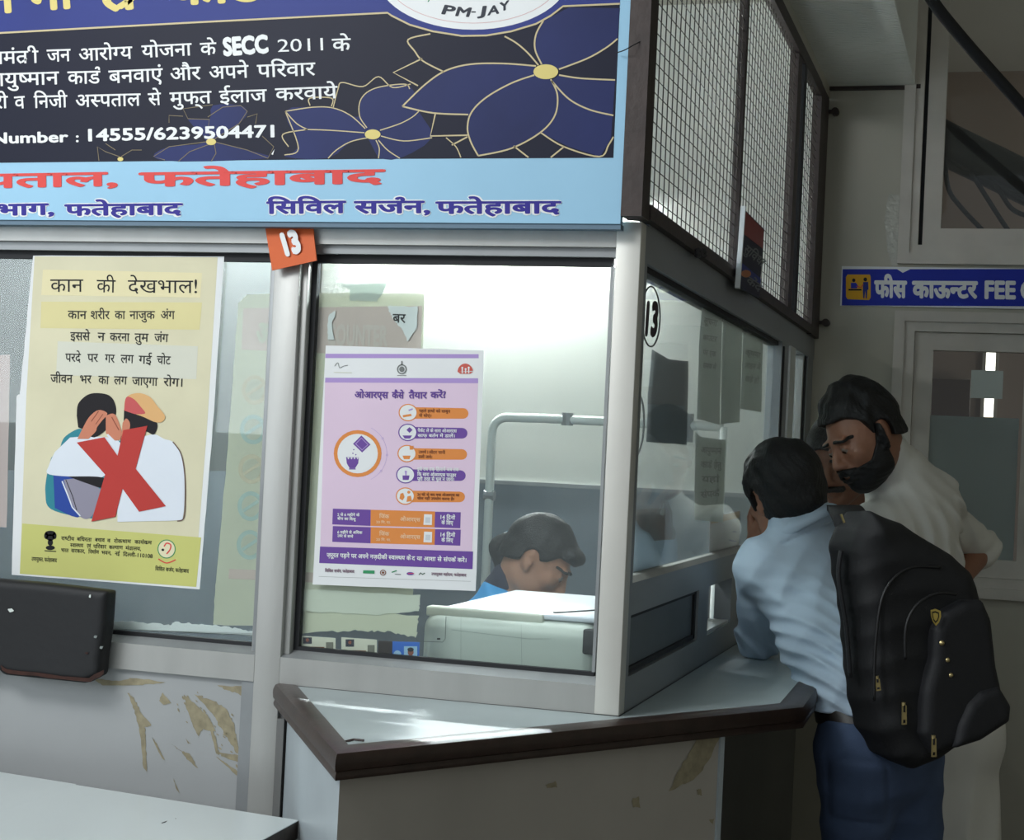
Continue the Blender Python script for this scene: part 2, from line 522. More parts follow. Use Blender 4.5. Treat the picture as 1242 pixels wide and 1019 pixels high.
class Head:
    def __init__(self, c, fwd, up, s=1.0): self.c = np.array(c, float); self.M = axes(fwd, up); self.s = s
    def P(self, x, y, z): return self.c + (np.array([x, y, z]) * self.s) @ self.M
    def loc(self, P): return (P - self.c) @ self.M.T / self.s
    def add(self, S_, chin=1.0, nose=1.0, neck=True, lids=True):
        s = self.s; M = self.M; E = lambda x, y, z, a, b, c, k=0.02, op='u': S_.ell(self.P(x, y, z), np.array([a, b, c]) * s, M, k * s, op)
        E(0, -0.016, 0.030, 0.076, 0.096, 0.092)
        E(0, 0.020, -0.030, 0.062, 0.070, 0.082, 0.03)
        E(0, 0.050, -0.080, 0.040, 0.034, 0.036, 0.03); E(0, 0.068, -0.094 * chin, 0.022, 0.020, 0.018, 0.02)
        for sx in (-1, 1):
            E(sx * 0.048, 0.015, -0.068, 0.016, 0.034, 0.024, 0.03)        # jaw corner
            E(sx * 0.040, 0.060, -0.020, 0.026, 0.022, 0.022, 0.02)        # cheekbone
            E(sx * 0.031, 0.097, 0.006, 0.016, 0.014, 0.012, 0.014, 's')   # eye socket
            E(sx * 0.030, 0.083, 0.030, 0.024, 0.010, 0.008, 0.014)        # brow ridge
            if lids: E(sx * 0.031, 0.0775, 0.0075, 0.0150, 0.0142, 0.0100, 0.003); E(sx * 0.031, 0.077, -0.004, 0.0140, 0.0125, 0.0075, 0.003)
        S_.cap(self.P(0, 0.088, 0.016), self.P(0, 0.110 * nose, -0.026), 0.0075 * s, 0.0115 * s, 0.012 * s)
        for sx in (-1, 1): E(sx * 0.012, 0.098, -0.031, 0.0085, 0.011, 0.008, 0.008)
        E(0, 0.086, -0.050, 0.026, 0.014, 0.012, 0.012)
        E(0, 0.094, -0.057, 0.022, 0.010, 0.0052, 0.005); E(0, 0.092, -0.068, 0.019, 0.010, 0.0060, 0.005)
        for sx in (-1, 1):
            N = axes(self.M[1] * 0.95 + self.M[0] * sx * 0.45, self.M[2] * 0.97 - self.M[1] * 0.2)
            S_.ell(self.P(sx * 0.079, -0.014, -0.004), np.array([0.0075, 0.020, 0.032]) * s, N, 0.010 * s)
            S_.ell(self.P(sx * 0.088, -0.006, 0.000), np.array([0.006, 0.010, 0.018]) * s, N, 0.006 * s, 's')
            S_.ell(self.P(sx * 0.077, -0.004, -0.032), np.array([0.006, 0.008, 0.010]) * s, N, 0.006 * s)
    def hair(self, thick=0.014, line=((-0.12, -0.085), (-0.05, -0.055), (0.0, -0.03), (0.03, 0.01), (0.055, 0.055), (0.10, 0.068)), rough=0.004, freq=150, top=0.0):
        """cap of hair: skull grown outwards, cut along a hairline given as (forward, height) pairs"""
        ys = [a for a, _ in line]; zs = [b for _, b in line]
        def f(P):
            q = self.loc(P)
            def el(c, r):
                w = q - np.array(c); k0 = np.linalg.norm(w / r, axis=1); k1 = np.linalg.norm(w / (np.array(r) ** 2), axis=1) + 1e-9
                return k0 * (k0 - 1) / k1
            t = thick
            a = el((0, -0.018, 0.030 + top * 0.5), np.array([0.076 + t, 0.097 + t, 0.092 + t + top]))
            b_ = el((0, -0.030, -0.035), np.array([0.066 + t * 0.6, 0.075 + t * 0.6, 0.075]))
            h_ = np.maximum(0.03 - np.abs(a - b_), 0) / 0.03; d = np.minimum(a, b_) - h_ * h_ * 0.03 / 4
            ang = np.arctan2(q[:, 0], q[:, 1] + 0.02)
            tuft = np.sin(23 * q[:, 0] + 31 * q[:, 2] + 3 * np.sin(40 * q[:, 1])) * np.sin(29 * q[:, 1] - 37 * q[:, 2] + 2 * np.sin(35 * q[:, 0]))
            strand = np.sin(46 * ang + 5 * np.sin(60 * q[:, 2]) + 40 * q[:, 1]) * 0.35 + np.sin(freq * (q[:, 0] * 0.8 + q[:, 2] * 0.5) + 6 * np.sin(30 * q[:, 1])) * 0.3
            d = d + rough * (tuft * 0.8 + strand * 0.45)
            zl = np.interp(q[:, 1], ys, zs) + 0.003 * np.sin(90 * q[:, 0])
            cut = (zl - q[:, 2]) * 0.8
            earx = el((0, -0.012, -0.008), np.array([0.2, 0.028, 0.040]))
            d = np.maximum(d, cut); d = np.maximum(d, -earx * 0.8)
            return d * self.s
        s_ = SDF(); s_.fn(f); return s_
    def beard(self, base, th=0.006):
        def f(P):
            q = self.loc(P); d = base(P) / self.s - th - 0.0012 * np.sin(300 * q[:, 0]) * np.sin(280 * q[:, 2])
            zb = np.interp(q[:, 1], [-0.02, 0.0, 0.02, 0.05, 0.075, 0.11], [0.0, 0.028, -0.020, -0.048, -0.050, -0.052])
            d = np.maximum(d, q[:, 2] - zb); d = np.maximum(d, -(q[:, 1] + 0.004)); d = np.maximum(d, -0.135 - q[:, 2])
            m = np.linalg.norm((q - np.array([0, 0.10, -0.0625])) / np.array([0.020, 0.03, 0.0045]), axis=1) - 1
            return np.maximum(d, -m * 0.008) * self.s
        s_ = SDF(); s_.fn(f); return s_
    def moustache(self, base, th=0.006):
        def f(P):
            q = self.loc(P); d = base(P) / self.s - th
            r = np.maximum(np.abs(q[:, 2] + 0.0475 + 0.35 * np.maximum(np.abs(q[:, 0]) - 0.012, 0)) - 0.0075, np.abs(q[:, 0]) - 0.034)
            return np.maximum(np.maximum(d, r), 0.06 - q[:, 1]) * self.s
        s_ = SDF(); s_.fn(f); return s_
    def brow(self, base, th=0.0035):
        def f(P):
            q = self.loc(P); d = base(P) / self.s - th
            ax = np.abs(q[:, 0]); r = np.maximum(np.abs(q[:, 2] - 0.030 + 0.16 * (ax - 0.03) + 4.0 * (ax - 0.032) ** 2) - 0.0040, np.abs(ax - 0.033) - 0.021)
            return np.maximum(np.maximum(d, r), 0.04 - q[:, 1]) * self.s
        s_ = SDF(); s_.fn(f); return s_
    def eyes(self, parent, look=-0.3):
        for sx in (-1, 1):
            o = MB(); c = self.P(sx * 0.031, 0.0785, 0.0035)
            uv = bmesh.new(); bmesh.ops.create_uvsphere(uv, u_segments=16, v_segments=10, radius=0.0128 * self.s)
            vs = [np.array(v.co) + c for v in uv.verts]; uv.verts.index_update(); fs = [tuple(v.index for v in f.verts) for f in uv.faces]; uv.free()
            o.add(vs, fs, mat('eye_white', rgb(128, 116, 106), 0.3))
            d = nz(self.M[1] + self.M[2] * look); a = axes(d, self.M[2])
            n = 14; r = 0.0070 * self.s; cc = c + d * 0.0119 * self.s
            o.add([cc + (a[0] * math.cos(2 * PI * i / n) + a[2] * math.sin(2 * PI * i / n)) * r for i in range(n)] + [cc + d * 0.0016], [(i, (i + 1) % n, n) for i in range(n)], mat('dark_iris', rgb(36, 24, 18), 0.15))
            o.build('eye', parent, smooth=True)

def hand(S_, wrist, dirv, palm_n, side=1, s=1.0, curl=0.5):
    """palm and five unequal fingers growing from the wrist; palm_n points out of the palm"""
    d = nz(dirv); n = np.array(palm_n, float); n = nz(n - d * (n @ d)); l = np.cross(d, n) * side; w = np.array(wrist, float)
    P = lambda a, b, c=0.0: w + d * a * s + l * b * s + n * c * s
    S_.cap(P(0, 0), P(0.03, 0), 0.024 * s, 0.024 * s, 0.02 * s, axis=l, s=1.25)
    S_.cap(P(0.035, 0.0), P(0.078, 0.0), 0.016 * s, 0.014 * s, 0.02 * s, axis=l, s=2.5)
    for off, ln, c0 in ((0.029, 0.068, 0.9), (0.010, 0.078, 1.0), (-0.010, 0.072, 1.1), (-0.028, 0.056, 1.25)):
        a = P(0.083, off); ang = curl * c0 * 0.6; dd = d * math.cos(ang) + n * math.sin(ang); b = a + dd * ln * 0.5 * s
        ang += curl * c0 * 0.9; dd = d * math.cos(ang) + n * math.sin(ang); c = b + dd * ln * 0.3 * s
        ang += curl * c0 * 0.6; dd = d * math.cos(ang) + n * math.sin(ang); e = c + dd * ln * 0.22 * s
        S_.cap(P(0.065, off), a, 0.0095 * s, 0.0092 * s, 0.006 * s); S_.cap(a, b, 0.0090 * s, 0.0084 * s, 0.003 * s); S_.cap(b, c, 0.0084 * s, 0.0078 * s, 0.003 * s); S_.cap(c, e, 0.0078 * s, 0.0068 * s, 0.003 * s)
    a = P(0.022, 0.026, 0.006); b = a + nz(d * 0.75 + l * 0.6 + n * 0.35) * 0.042 * s; c = b + nz(d * 0.9 + l * 0.25 + n * 0.45) * 0.030 * s
    S_.cap(a, b, 0.0125 * s, 0.0100 * s, 0.012 * s); S_.cap(b, c, 0.0098 * s, 0.0080 * s, 0.004 * s)

def wrinkle(P, d, freq, warp_d, warp_f, warp_a, ph=0.0):
    """soft ridged folds running across direction d"""
    t = (P @ nz(d)) * freq + warp_a * np.sin((P @ nz(warp_d)) * warp_f + ph) + ph
    return 1 - 2 * np.abs(np.sin(t)) ** 1.25

def bump_at(P, c, r):
    q = ((P - np.array(c)) / r) ** 2
    return np.exp(-q.sum(1))
# ================================================================ materials of the setting
M_alu = mat('brushed_aluminium', rgb(176, 176, 172), 0.42, 0.3, 0.12, 14, 0.03, 120, stretch=(1, 1, 0.2))
M_alu_d = mat('weathered_aluminium', rgb(150, 153, 154), 0.45, 0.3, 0.15, 10)
M_gasket = mat('black_rubber_gasket', rgb(28, 29, 32), 0.7)
M_lam = mat('grey_white_laminate', rgb(168, 170, 170), 0.35, 0, 0.10, 3)
M_wall = mat('cream_plaster', rgb(186, 182, 166), 0.45, 0, 0.10, 2.2, 0.08, 14)
M_white_wall = mat('white_plaster', rgb(226, 226, 216), 0.7, 0, 0.06, 3)
M_dado = mat('blue_grey_board', rgb(118, 128, 136), 0.55, 0, 0.08, 3)
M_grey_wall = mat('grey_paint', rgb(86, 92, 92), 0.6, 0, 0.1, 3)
M_floor = mat('terrazzo_floor', rgb(112, 108, 100), 0.35, 0, 0.25, 60)
M_glass = glass('window_glass', (0.93, 0.96, 0.95, 1), haze=0.035)
M_glass_side = glass('side_window_glass', (0.93, 0.96, 0.95, 1), haze=0.06)
M_white_frame = mat('old_white_frame_paint', rgb(206, 200, 190), 0.5, 0, 0.12, 9)
M_pvc = mat('ribbed_white_pvc', rgb(232, 234, 226), 0.35)
M_rust = mat('brown_painted_steel', rgb(62, 50, 46), 0.55, 0.1, 0.35, 18, 0.1, 60)

YB = 2.98        # the hall's back wall
XL = -1.95       # left wall of the booth

def plate(name, lo, hi, m, label, parent=None):
    o = MB().box(lo, hi, m).build(name, parent)
    if parent is None: tag(o, label, None, None, 'structure')
    return o

# floor, hall walls
plate('floor', (-4.5, -5.0, -0.06), (4.0, 6.2, 0.0), M_floor, 'grey terrazzo floor of the hall')
# back wall with the two window openings cut out on the right
wx0, wx1 = 0.283, 1.30
b = MB()
b.box((-4.0, YB, 0), (wx0, YB + 0.12, 3.5), M_wall)
b.box((wx0, YB, 0), (wx1, YB + 0.12, 1.06), M_wall)
b.box((wx0, YB, 2.07), (wx1, YB + 0.12, 2.24), M_wall)
b.box((wx0, YB, 3.45), (wx1, YB + 0.12, 3.5), M_wall)
b.box((wx1, YB, 0), (4.0, YB + 0.12, 3.5), M_wall)
tag(b.build('wall_back'), 'cream back wall behind the men, with the blue sign', kind='structure')
# booth's own linings in front of the back wall
b = MB(); b.box((XL, YB - 0.035, 1.38), (-0.02, YB - 0.012, 3.2), M_white_wall)
b.box((XL, YB - 0.045, 1.37), (-0.02, YB - 0.012, 1.385), M_alu_d)
b.box((XL, YB - 0.04, 0.0), (-0.02, YB - 0.012, 1.37), M_dado)
tag(b.build('wall_booth_back'), 'white lining with blue grey dado at the back of the booth', kind='structure')
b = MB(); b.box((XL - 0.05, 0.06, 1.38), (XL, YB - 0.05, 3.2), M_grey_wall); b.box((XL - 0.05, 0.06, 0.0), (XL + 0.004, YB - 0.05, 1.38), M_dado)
tag(b.build('wall_booth_left'), 'grey inner wall at the left end of the booth', kind='structure')
plate('wall_right', (4.0, -5.0, 0), (4.1, YB + 0.12, 3.5), M_wall, 'cream side wall of the hall far to the right')
plate('ceiling', (-4.5, -2.4, 3.5), (4.1, 6.2, 3.56), M_white_wall, 'white ceiling of the hall')

# ribbed soffit box over the side of the booth
b = MB()
sx0, sx1, sz = -0.012, 0.318, 2.885
b.box((sx0, 0.0, sz + 0.012), (sx1, YB, 3.5), M_pvc)
ny = 150
for i in range(ny):          # cross ribs of the plastic planks
    y0 = 0.0 + (YB) * i / ny
    b.box((sx0, y0 + 0.002, sz), (sx1, y0 + YB / ny - 0.003, sz + 0.012), M_pvc)
b.box((-0.012, 0.0, 2.8455), (0.014, YB, sz), M_wall)
b.box((sx0, YB - 0.02, sz - 0.012), (sx1 + 0.02, YB, sz + 0.004), M_rust)
tag(b.build('trim_1'), 'ribbed white plastic soffit box beside the wire mesh', kind='structure')

# ---------------------------------------------------------------- front of the booth (plane y = 0)
MX0, MX1 = -0.772, -0.714
b = MB(); b.box((MX0, 0.0, 0.0), (MX1, 0.055, 1.95), M_alu)
b.box((MX1 - 0.004, 0.012, 1.06), (MX1 + 0.014, 0.05, 1.90), M_alu); b.box((MX0 - 0.014, 0.012, 1.06), (MX0 + 0.004, 0.05, 1.90), M_alu_d)
tag(b.build('trim_2', bevel=0.0015), 'grey aluminium upright between the two front windows', kind='structure')
b = MB(); b.box((-0.048, -0.001, 1.0), (0.001, 0.045, 1.957), mat('pale_aluminium', rgb(216, 214, 206), 0.45, 0.15, 0.06, 8))
tag(b.build('trim_3', bevel=0.0015), 'pale aluminium corner post of the booth', kind='structure')
def front_window(name, x0, x1, label):
    w = empty(name, (x0, 0, 1.0), label, None, None, 'structure')
    f = MB()
    f.box((x0, 0.0, 1.0), (x1, 0.05, 1.055), M_alu)
    f.prism([(0.0, 1.0548), (0.03, 1.068), (0.05, 1.068), (0.05, 1.0548)], x0, x1, M_alu_d, axis=0)
    f.box((x0, 0.0, 1.907), (x1, 0.05, 1.95), M_alu)
    f.box((x0, 0.014, 1.889), (x1, 0.05, 1.9068), M_alu_d)
    f.build('window_frame', w)
    g = MB(); g.box((x0 + 0.012, 0.03, 1.872), (x1 - 0.012, 0.046, 1.889), M_gasket); g.box((x0 + 0.012, 0.03, 1.068), (x1 - 0.012, 0.046, 1.076), M_gasket)
    g.box((x0 + 0.012, 0.03, 1.076), (x0 + 0.026, 0.046, 1.872), M_gasket); g.box((x1 - 0.016, 0.03, 1.076), (x1 - 0.010, 0.046, 1.872), M_alu_d)
    g.build('gasket', w)
    p = MB(); p.box((x0 + 0.02, 0.036, 1.07), (x1 - 0.012, 0.04, 1.885), M_glass); p.build('pane', w)
    return w
front_window('window_1', -2.6, MX0, 'left front window of the booth, holding the ear care poster')
front_window('window_2', MX1, -0.048, 'right front window of the booth, between upright and corner post')

# laminate panel below the left window, worn through near the upright
b = MB(); b.box((-2.6, 0.012, 0.0), (-0.80, 0.03, 1.0), M_lam)
wf = b.build('wall_front'); tag(wf, 'grey white laminate panel with worn patches below the left window', kind='structure')
M_worn = mat('bare_worn_board', rgb(164, 154, 126), 0.8, 0, 0.35, 60)
pr = Print(1, 0.0114, -1)
def ragged(poly, amp, n=5, seed=1):
    rnd = random.Random(seed); out = []
    for i in range(len(poly)):
        a, c = poly[i], poly[(i + 1) % len(poly)]
        for k in range(n):
            t = k / n; out.append((a[0] + (c[0] - a[0]) * t + rnd.uniform(-amp, amp), a[1] + (c[1] - a[1]) * t + rnd.uniform(-amp, amp)))
    return out
for i, (pl, am) in enumerate([
    ([(112, 823), (140, 826), (165, 822), (200, 828), (168, 831), (125, 832)], 1.0),
    ([(155, 840), (163, 848), (172, 866), (184, 880), (176, 882), (177, 905), (178, 936), (174, 932), (170, 890), (163, 862)], 1.0),
    ([(222, 842), (232, 850), (252, 868), (262, 888), (246, 884), (240, 893), (230, 872)], 1.2),
    ([(236, 842), (262, 852), (276, 862), (284, 880), (288, 905), (298, 910), (297, 925), (280, 903), (268, 884), (258, 866)], 1.6),
    ([(264, 832), (302, 833), (301, 850), (288, 841), (276, 838)], 1.2),
    ([(299, 850), (302, 852), (299, 940), (292, 932), (294, 900), (298, 890)], 1.2),
    ([(262, 912), (290, 916), (298, 924), (297, 928), (270, 918)], 0.8),
    ([(262, 918), (275, 926), (298, 944), (297, 950), (282, 936)], 0.8),
    ([(207, 902), (218, 910), (230, 914), (240, 932), (228, 922), (220, 912)], 0.8),
    ([(184, 894), (190, 902), (200, 922), (196, 920)], 0.6),
    ([(254, 870), (262, 898), (266, 916), (262, 914), (254, 884)], 0.8),
    ([(225, 896), (231, 902), (228, 902)], 0.4), ([(210, 944), (218, 962), (214, 958)], 0.4), ([(193, 850), (197, 840), (208, 853), (198, 855)], 0.5)]):
    pr.poly(ragged(pl, am * 0.8, 7, i), M_worn, 1 + 0.1 * i); pr.cut()
fk = random.Random(11)                      # flecks scattered round the large worn patches
for i in range(70):
    t_ = fk.random(); cx = 224 + 76 * t_ + fk.gauss(0, 7); cy = 846 + 70 * t_ + fk.gauss(0, 16)
    if cx > 301 or cy < 832: continue
    r_ = fk.uniform(0.5, 1.9); a_ = fk.uniform(0.6, 1.2)
    pr.poly([(cx + r_ * (1.6 * math.cos(q) * math.cos(a_) - 0.6 * math.sin(q) * math.sin(a_)) * fk.uniform(.6, 1.2), cy + r_ * (1.6 * math.cos(q) * math.sin(a_) + 0.6 * math.sin(q) * math.cos(a_)) * fk.uniform(.6, 1.2)) for q in np.linspace(0, 2 * PI, 8)[:-1]], M_worn, 2.5)
o = pr.build('worn_patch', wf)
b = MB(); b.box((-0.80, 0.004, 0.0), (MX0, 0.04, 1.0), M_alu_d); tag(b.build('trim_4'), 'narrow grey strip left of the upright below the sill', kind='structure')

# ---------------------------------------------------------------- side of the booth (plane x = 0)
M_alu_s = mat('dull_aluminium', rgb(150, 154, 156), 0.5, 0.3, 0.15, 9, stretch=(1, 0.2, 1))
w = empty('window_3', (0, 0.05, 1.0), 'side window of the booth with the encircled 13', None, None, 'structure')
f = MB()
f.box((-0.045, 0.0455, 1.0), (0.0, 0.072, 1.957), M_alu_s)             # stile beside the corner post
f.box((-0.045, 0.072, 1.885), (0.0, 3.0 - 0.03, 1.962), M_alu_s)        # head rail
f.box((-0.05, 0.072, 1.872), (-0.012, 2.10, 1.885), M_gasket)
f.box((-0.045, 0.072, 1.0), (0.0, 2.95, 1.067), M_alu_s)                # sill
f.box((-0.05, 0.072, 1.188), (0.0, 2.95, 1.252), M_alu_s)               # middle rail
f.prism([(-0.03, 1.252), (0.0, 1.252), (-0.012, 1.262), (-0.03, 1.262)], 0.072, 2.1, M_alu, axis=1)
f.box((-0.045, 2.10, 1.262), (0.0, 2.26, 1.885), M_alu_s)
f.box((-0.02, 2.12, 1.262), (0.004, 2.14, 1.872), M_gasket)
f.box((-0.045, 2.80, 1.067), (0.0, 2.95, 1.885), M_alu_s)
f.build('window_frame', w)
g = MB(); g.box((-0.028, 2.27, 1.262), (0.006, 2.40, 1.885), mat('bright_track', rgb(225, 228, 226), 0.3, 0.2)); g.box((-0.03, 2.76, 1.262), (-0.005, 2.80, 1.885), M_gasket)
g.box((-0.03, 2.72, 1.262), (-0.008, 2.745, 1.885), M_alu); g.build('sliding_track', w)
p = MB(); p.box((-0.028, 0.074, 1.258), (-0.024, 2.11, 1.88), M_glass_side); p.box((-0.028, 2.40, 1.258), (-0.024, 2.75, 1.885), M_glass_side); p.build('pane', w)
f = MB(); f.box((-0.03, 0.072, 1.067), (-0.012, 0.82, 1.188), mat('dark_grey_panel', rgb(92, 99, 104), 0.5, 0, 0.1, 5))
for (y0, y1, z0, z1) in ((0.072, 0.82, 1.18, 1.188), (0.072, 0.82, 1.072, 1.082), (0.80, 0.82, 1.072, 1.188)):
    f.box((-0.014, y0, z0), (-0.006, y1, z1), M_gasket)
f.build('lower_panel', w)
f = MB(); f.box((-0.045, 0.82, 1.067), (0.0, 0.955, 1.188), M_alu_s)
f.box((-0.045, 1.31, 1.067), (0.0, 1.42, 1.188), M_alu_s); f.box((-0.03, 1.42, 1.067), (-0.012, 2.80, 1.188), mat('dark_grey_panel', rgb(92, 99, 104)))
f.build('hatch_stile', w)
f = MB(); f.box((-0.075, 1.10, 1.067), (-0.06, 1.33, 1.188), M_alu)
f.box((-0.075, 0.955, 1.0675), (-0.005, 1.31, 1.0755), mat('bright_track', rgb(225, 228, 226))); f.build('sliding_shutter', w)

# ---------------------------------------------------------------- hall windows in the back wall: casement below, transom above
def frame_rect(f, x0, x1, z0, z1, t, y0, y1, m):
    f.box((x0, y0, z0), (x0 + t, y1, z1), m); f.box((x1 - t, y0, z0), (x1, y1, z1), m)
    f.box((x0 + t, y0, z1 - t), (x1 - t, y1, z1), m); f.box((x0 + t, y0, z0), (x1 - t, y1, z0 + t), m)
w = empty('window_4', (0.28, YB, 1.06), 'white framed window behind the men with frosted lower glass', None, None, 'structure')
f = MB(); frame_rect(f, 0.283, 1.30, 1.06, 2.07, 0.037, YB - 0.03, YB + 0.09, M_white_frame); frame_rect(f, 0.32, 1.263, 1.097, 2.033, 0.035, YB - 0.018, YB + 0.08, M_white_frame)
f.build('window_frame', w)
s = MB(); frame_rect(s, 0.356, 0.80, 1.133, 1.997, 0.064, YB + 0.0, YB + 0.05, M_white_frame); frame_rect(s, 0.80, 1.227, 1.133, 1.997, 0.064, YB + 0.0, YB + 0.05, M_white_frame); s.build('sash', w)
p = MB(); p.box((0.42, YB + 0.022, 1.197), (0.737, YB + 0.026, 1.933), glass('room_glass', (0.9, 0.92, 0.9, 1), haze=0.02)); p.box((0.864, YB + 0.022, 1.197), (1.163, YB + 0.026, 1.933), MATS['room_glass']); p.build('pane', w)
M_frost = mat('frosted_film', rgb(176, 186, 182), 0.35, 0, 0.12, 3, transl=0.35)
p = MB(); p.box((0.42, YB + 0.0195, 1.197), (0.725, YB + 0.0215, 1.70), M_frost); p.box((0.864, YB + 0.0195, 1.197), (1.163, YB + 0.0215, 1.70), M_frost); p.build('frosted_film', w)
h = MB(); h.bar((0.765, YB - 0.012, 1.26), (0.765, YB - 0.012, 1.35), 0.012, 0.012, mat('steel', rgb(190, 190, 188), 0.25, 0.8)); h.build('handle', w)

w = empty('window_5', (0.30, YB, 2.24), 'high transom window above the blue sign', None, None, 'structure')
f = MB(); frame_rect(f, 0.283, 1.30, 2.24, 3.45, 0.04, YB - 0.03, YB + 0.09, M_white_frame); frame_rect(f, 0.322, 1.262, 2.279, 3.412, 0.03, YB - 0.018, YB + 0.08, M_white_frame); f.build('window_frame', w)
s = MB(); frame_rect(s, 0.366, 1.24, 2.309, 3.39, 0.062, YB + 0.0, YB + 0.05, M_white_frame); s.build('sash', w)
s = MB(); s.box((0.352, YB + 0.01, 2.309), (0.366, YB + 0.05, 3.39), M_gasket); s.build('gasket', w)
p = MB(); p.box((0.428, YB + 0.022, 2.371), (1.178, YB + 0.026, 3.328), MATS['room_glass']); p.build('pane', w)

# the room behind those windows
M_room = mat('pinkish_room_plaster', rgb(176, 158, 146), 0.8, 0, 0.08, 3)
plate('wall_room_back', (-0.6, 5.4, 0), (2.6, 5.5, 3.5), M_room, 'plain pinkish wall of the room behind the hall windows')
plate('wall_room_left', (-0.7, YB + 0.12, 0), (-0.6, 5.5, 3.5), M_room, 'left wall of the room behind the hall windows')
# ================================================================ printed things
def ink(name, r, g, b_, **k):
    return mat(name, rgb(r, g, b_), k.pop('rough', 0.5), 0, k.pop('var', 0.05), k.pop('vscale', 5), spec=0.2, **k)
I_navy = ink('navy_print', 16, 20, 44, var=0.25, vscale=2.5)
I_blue = ink('royal_blue_print', 48, 60, 132, var=0.12)
I_petal = ink('blue_petal_print', 36, 46, 100, var=0.35, vscale=4)
I_gold = ink('gold_print', 206, 190, 150)
I_goldb = ink('bright_gold_print', 226, 208, 130)
I_sky = ink('sky_blue_print', 158, 202, 228)
I_white = ink('white_print', 236, 238, 238)
I_red = ink('coral_red_print', 224, 78, 74)
I_dblue = ink('violet_blue_print', 52, 44, 142)
I_black = ink('black_print', 24, 24, 26)
I_paper = ink('white_paper', 232, 234, 234)
I_purple = ink('purple_print', 112, 78, 158)
I_lilac = ink('lilac_print', 176, 150, 208)
I_pink = ink('pale_pink_print', 226, 202, 222)
I_orange = ink('orange_print', 226, 142, 74)
I_cream = ink('cream_print', 232, 224, 188)
I_grey = ink('grey_print', 120, 124, 122)
I_green = ink('green_print', 60, 150, 100)

# ---------------------------------------------------------------- large banner above the front windows
YBN = -0.045
bn = empty('banner', (-1.2, YBN, 1.946), 'large blue health scheme banner with gold flowers and Hindi lettering above the front windows', 'banner')
b = MB(); b.box((-2.6, YBN, 1.946), (-0.031, YBN + 0.02, 2.86), I_sky); b.build('panel', bn)
b = MB(); b.box((-2.6, YBN + 0.004, 1.936), (-0.031, YBN + 0.03, 1.9455), mat('banner_batten', rgb(96, 120, 138), 0.6)); b.build('batten', bn)
pr = Print(1, YBN, -1)
# dark field, blue field above the gold line, the white oval
pr.poly([(-640, 205), (-640, -140), (758, -140), (744, 191.5), (430, 193), (0, 197.5)], I_navy, 1)
gl = [(-640, 68), (0, 40), (110, 34), (240, 27), (470, 15.5)] + [(468 + 0 + 7, 19), (497, 30), (525, 38), (560, 43.5), (590, 43), (620, 38), (650, 29), (668, 19), (683, 7.5), (752, 4.5)]
pr.poly([(-640, -140)] + gl + [(751, -140)], I_blue, 2)
pr.disc(574, -30, 117, 66, I_white, 3, 60)
pr.build('printed_field', bn)
pr = Print(1, YBN, -1)
pr.line(gl, 2.2, I_gold, 4)
pr.ring(574, -30, 107, 58, 0.7, ink('faint_pink_print', 214, 170, 170), 4, 60)
pr.build('gold_border', bn)
# flowers
def petals(pr, cx, cy, outlines, layer=2):
    for fill, pts in outlines:
        sp = spline(pts, 7)
        if fill: pr.poly(sp, I_petal, layer)
fl = Print(1, YBN, -1); ou = Print(1, YBN, -1)
C0 = (662, 87)
big = [
    [(650, 80), (610, 77), (570, 78), (540, 86), (515, 103), (488, 129)],     # left petal, upper side
    [(488, 129), (525, 137), (568, 139)],
    [(648, 91), (620, 101), (590, 118), (572, 136), (567, 155), (571, 172), (580, 189)],   # lower-left petal
    [(580, 189), (620, 180), (655, 161), (673, 140), (676, 115), (668, 96)],
    [(669, 98), (690, 120), (715, 133), (744, 140)],
    [(678, 91), (705, 95), (746, 97)],
    [(678, 84), (712, 71), (735, 58), (749, 47)],
    [(657, 78), (649, 60), (650, 42), (659, 25)],
    [(653, 79), (640, 64), (626, 52), (612, 44)],
]
fills = [big[0] + big[1][1:] + [(566, 150), (590, 118), (648, 91)], big[2] + big[3][1:],
         [(669, 98), (690, 120), (715, 133), (743, 140), (746, 97), (705, 95), (678, 91)],
         [(678, 84), (712, 71), (735, 58), (749, 47), (752, 10), (690, 9), (660, 25), (650, 42), (649, 60), (657, 78)],
         [(676, 115), (673, 140), (656, 161), (690, 178), (728, 190), (741, 168), (743, 141), (715, 133), (690, 120), (670, 99)]]
for i_, f_ in enumerate(fills): fl.poly(f_, I_petal, 1.5 + 0.1 * i_)
for l_ in big: ou.line(spline(l_, 7), 1.9, I_gold, 4)
for l_ in ([(522, 41), (495, 48), (503, 62), (513, 74), (538, 87)], [(512, 71), (477, 88), (507, 104)], [(528, 138), (522, 165), (567, 164)],
           [(656, 161), (684, 178), (727, 190), (738, 176), (744, 166)], [(623, 177), (641, 191)], [(684, 178), (668, 191)], [(548, 176), (567, 166)]):
    ou.line(l_ if len(l_) < 4 else spline(l_, 5), 1.8, I_gold, 4)
mid = [[(445, 155), (436, 140), (438, 120), (455, 107), (490, 102), (497, 108)], [(461, 158), (485, 150), (500, 142), (508, 135)], [(462, 165), (490, 171), (524, 167)],
       [(459, 170), (470, 182), (485, 192)], [(456, 170), (460, 180), (459, 192)], [(446, 167), (425, 172), (408, 182), (398, 192)], [(442, 161), (400, 158), (370, 157)],
       [(443, 156), (425, 140), (404, 131), (380, 130), (346, 135)], [(346, 135), (360, 150), (373, 157)], [(346, 135), (362, 180), (345, 188)], [(373, 157), (343, 163), (350, 178)],
       [(404, 131), (410, 108), (415, 100), (440, 105), (459, 93), (476, 106), (498, 102)], [(376, 128), (376, 119), (402, 119), (402, 129)], [(541, 167), (553, 178), (559, 191)]]
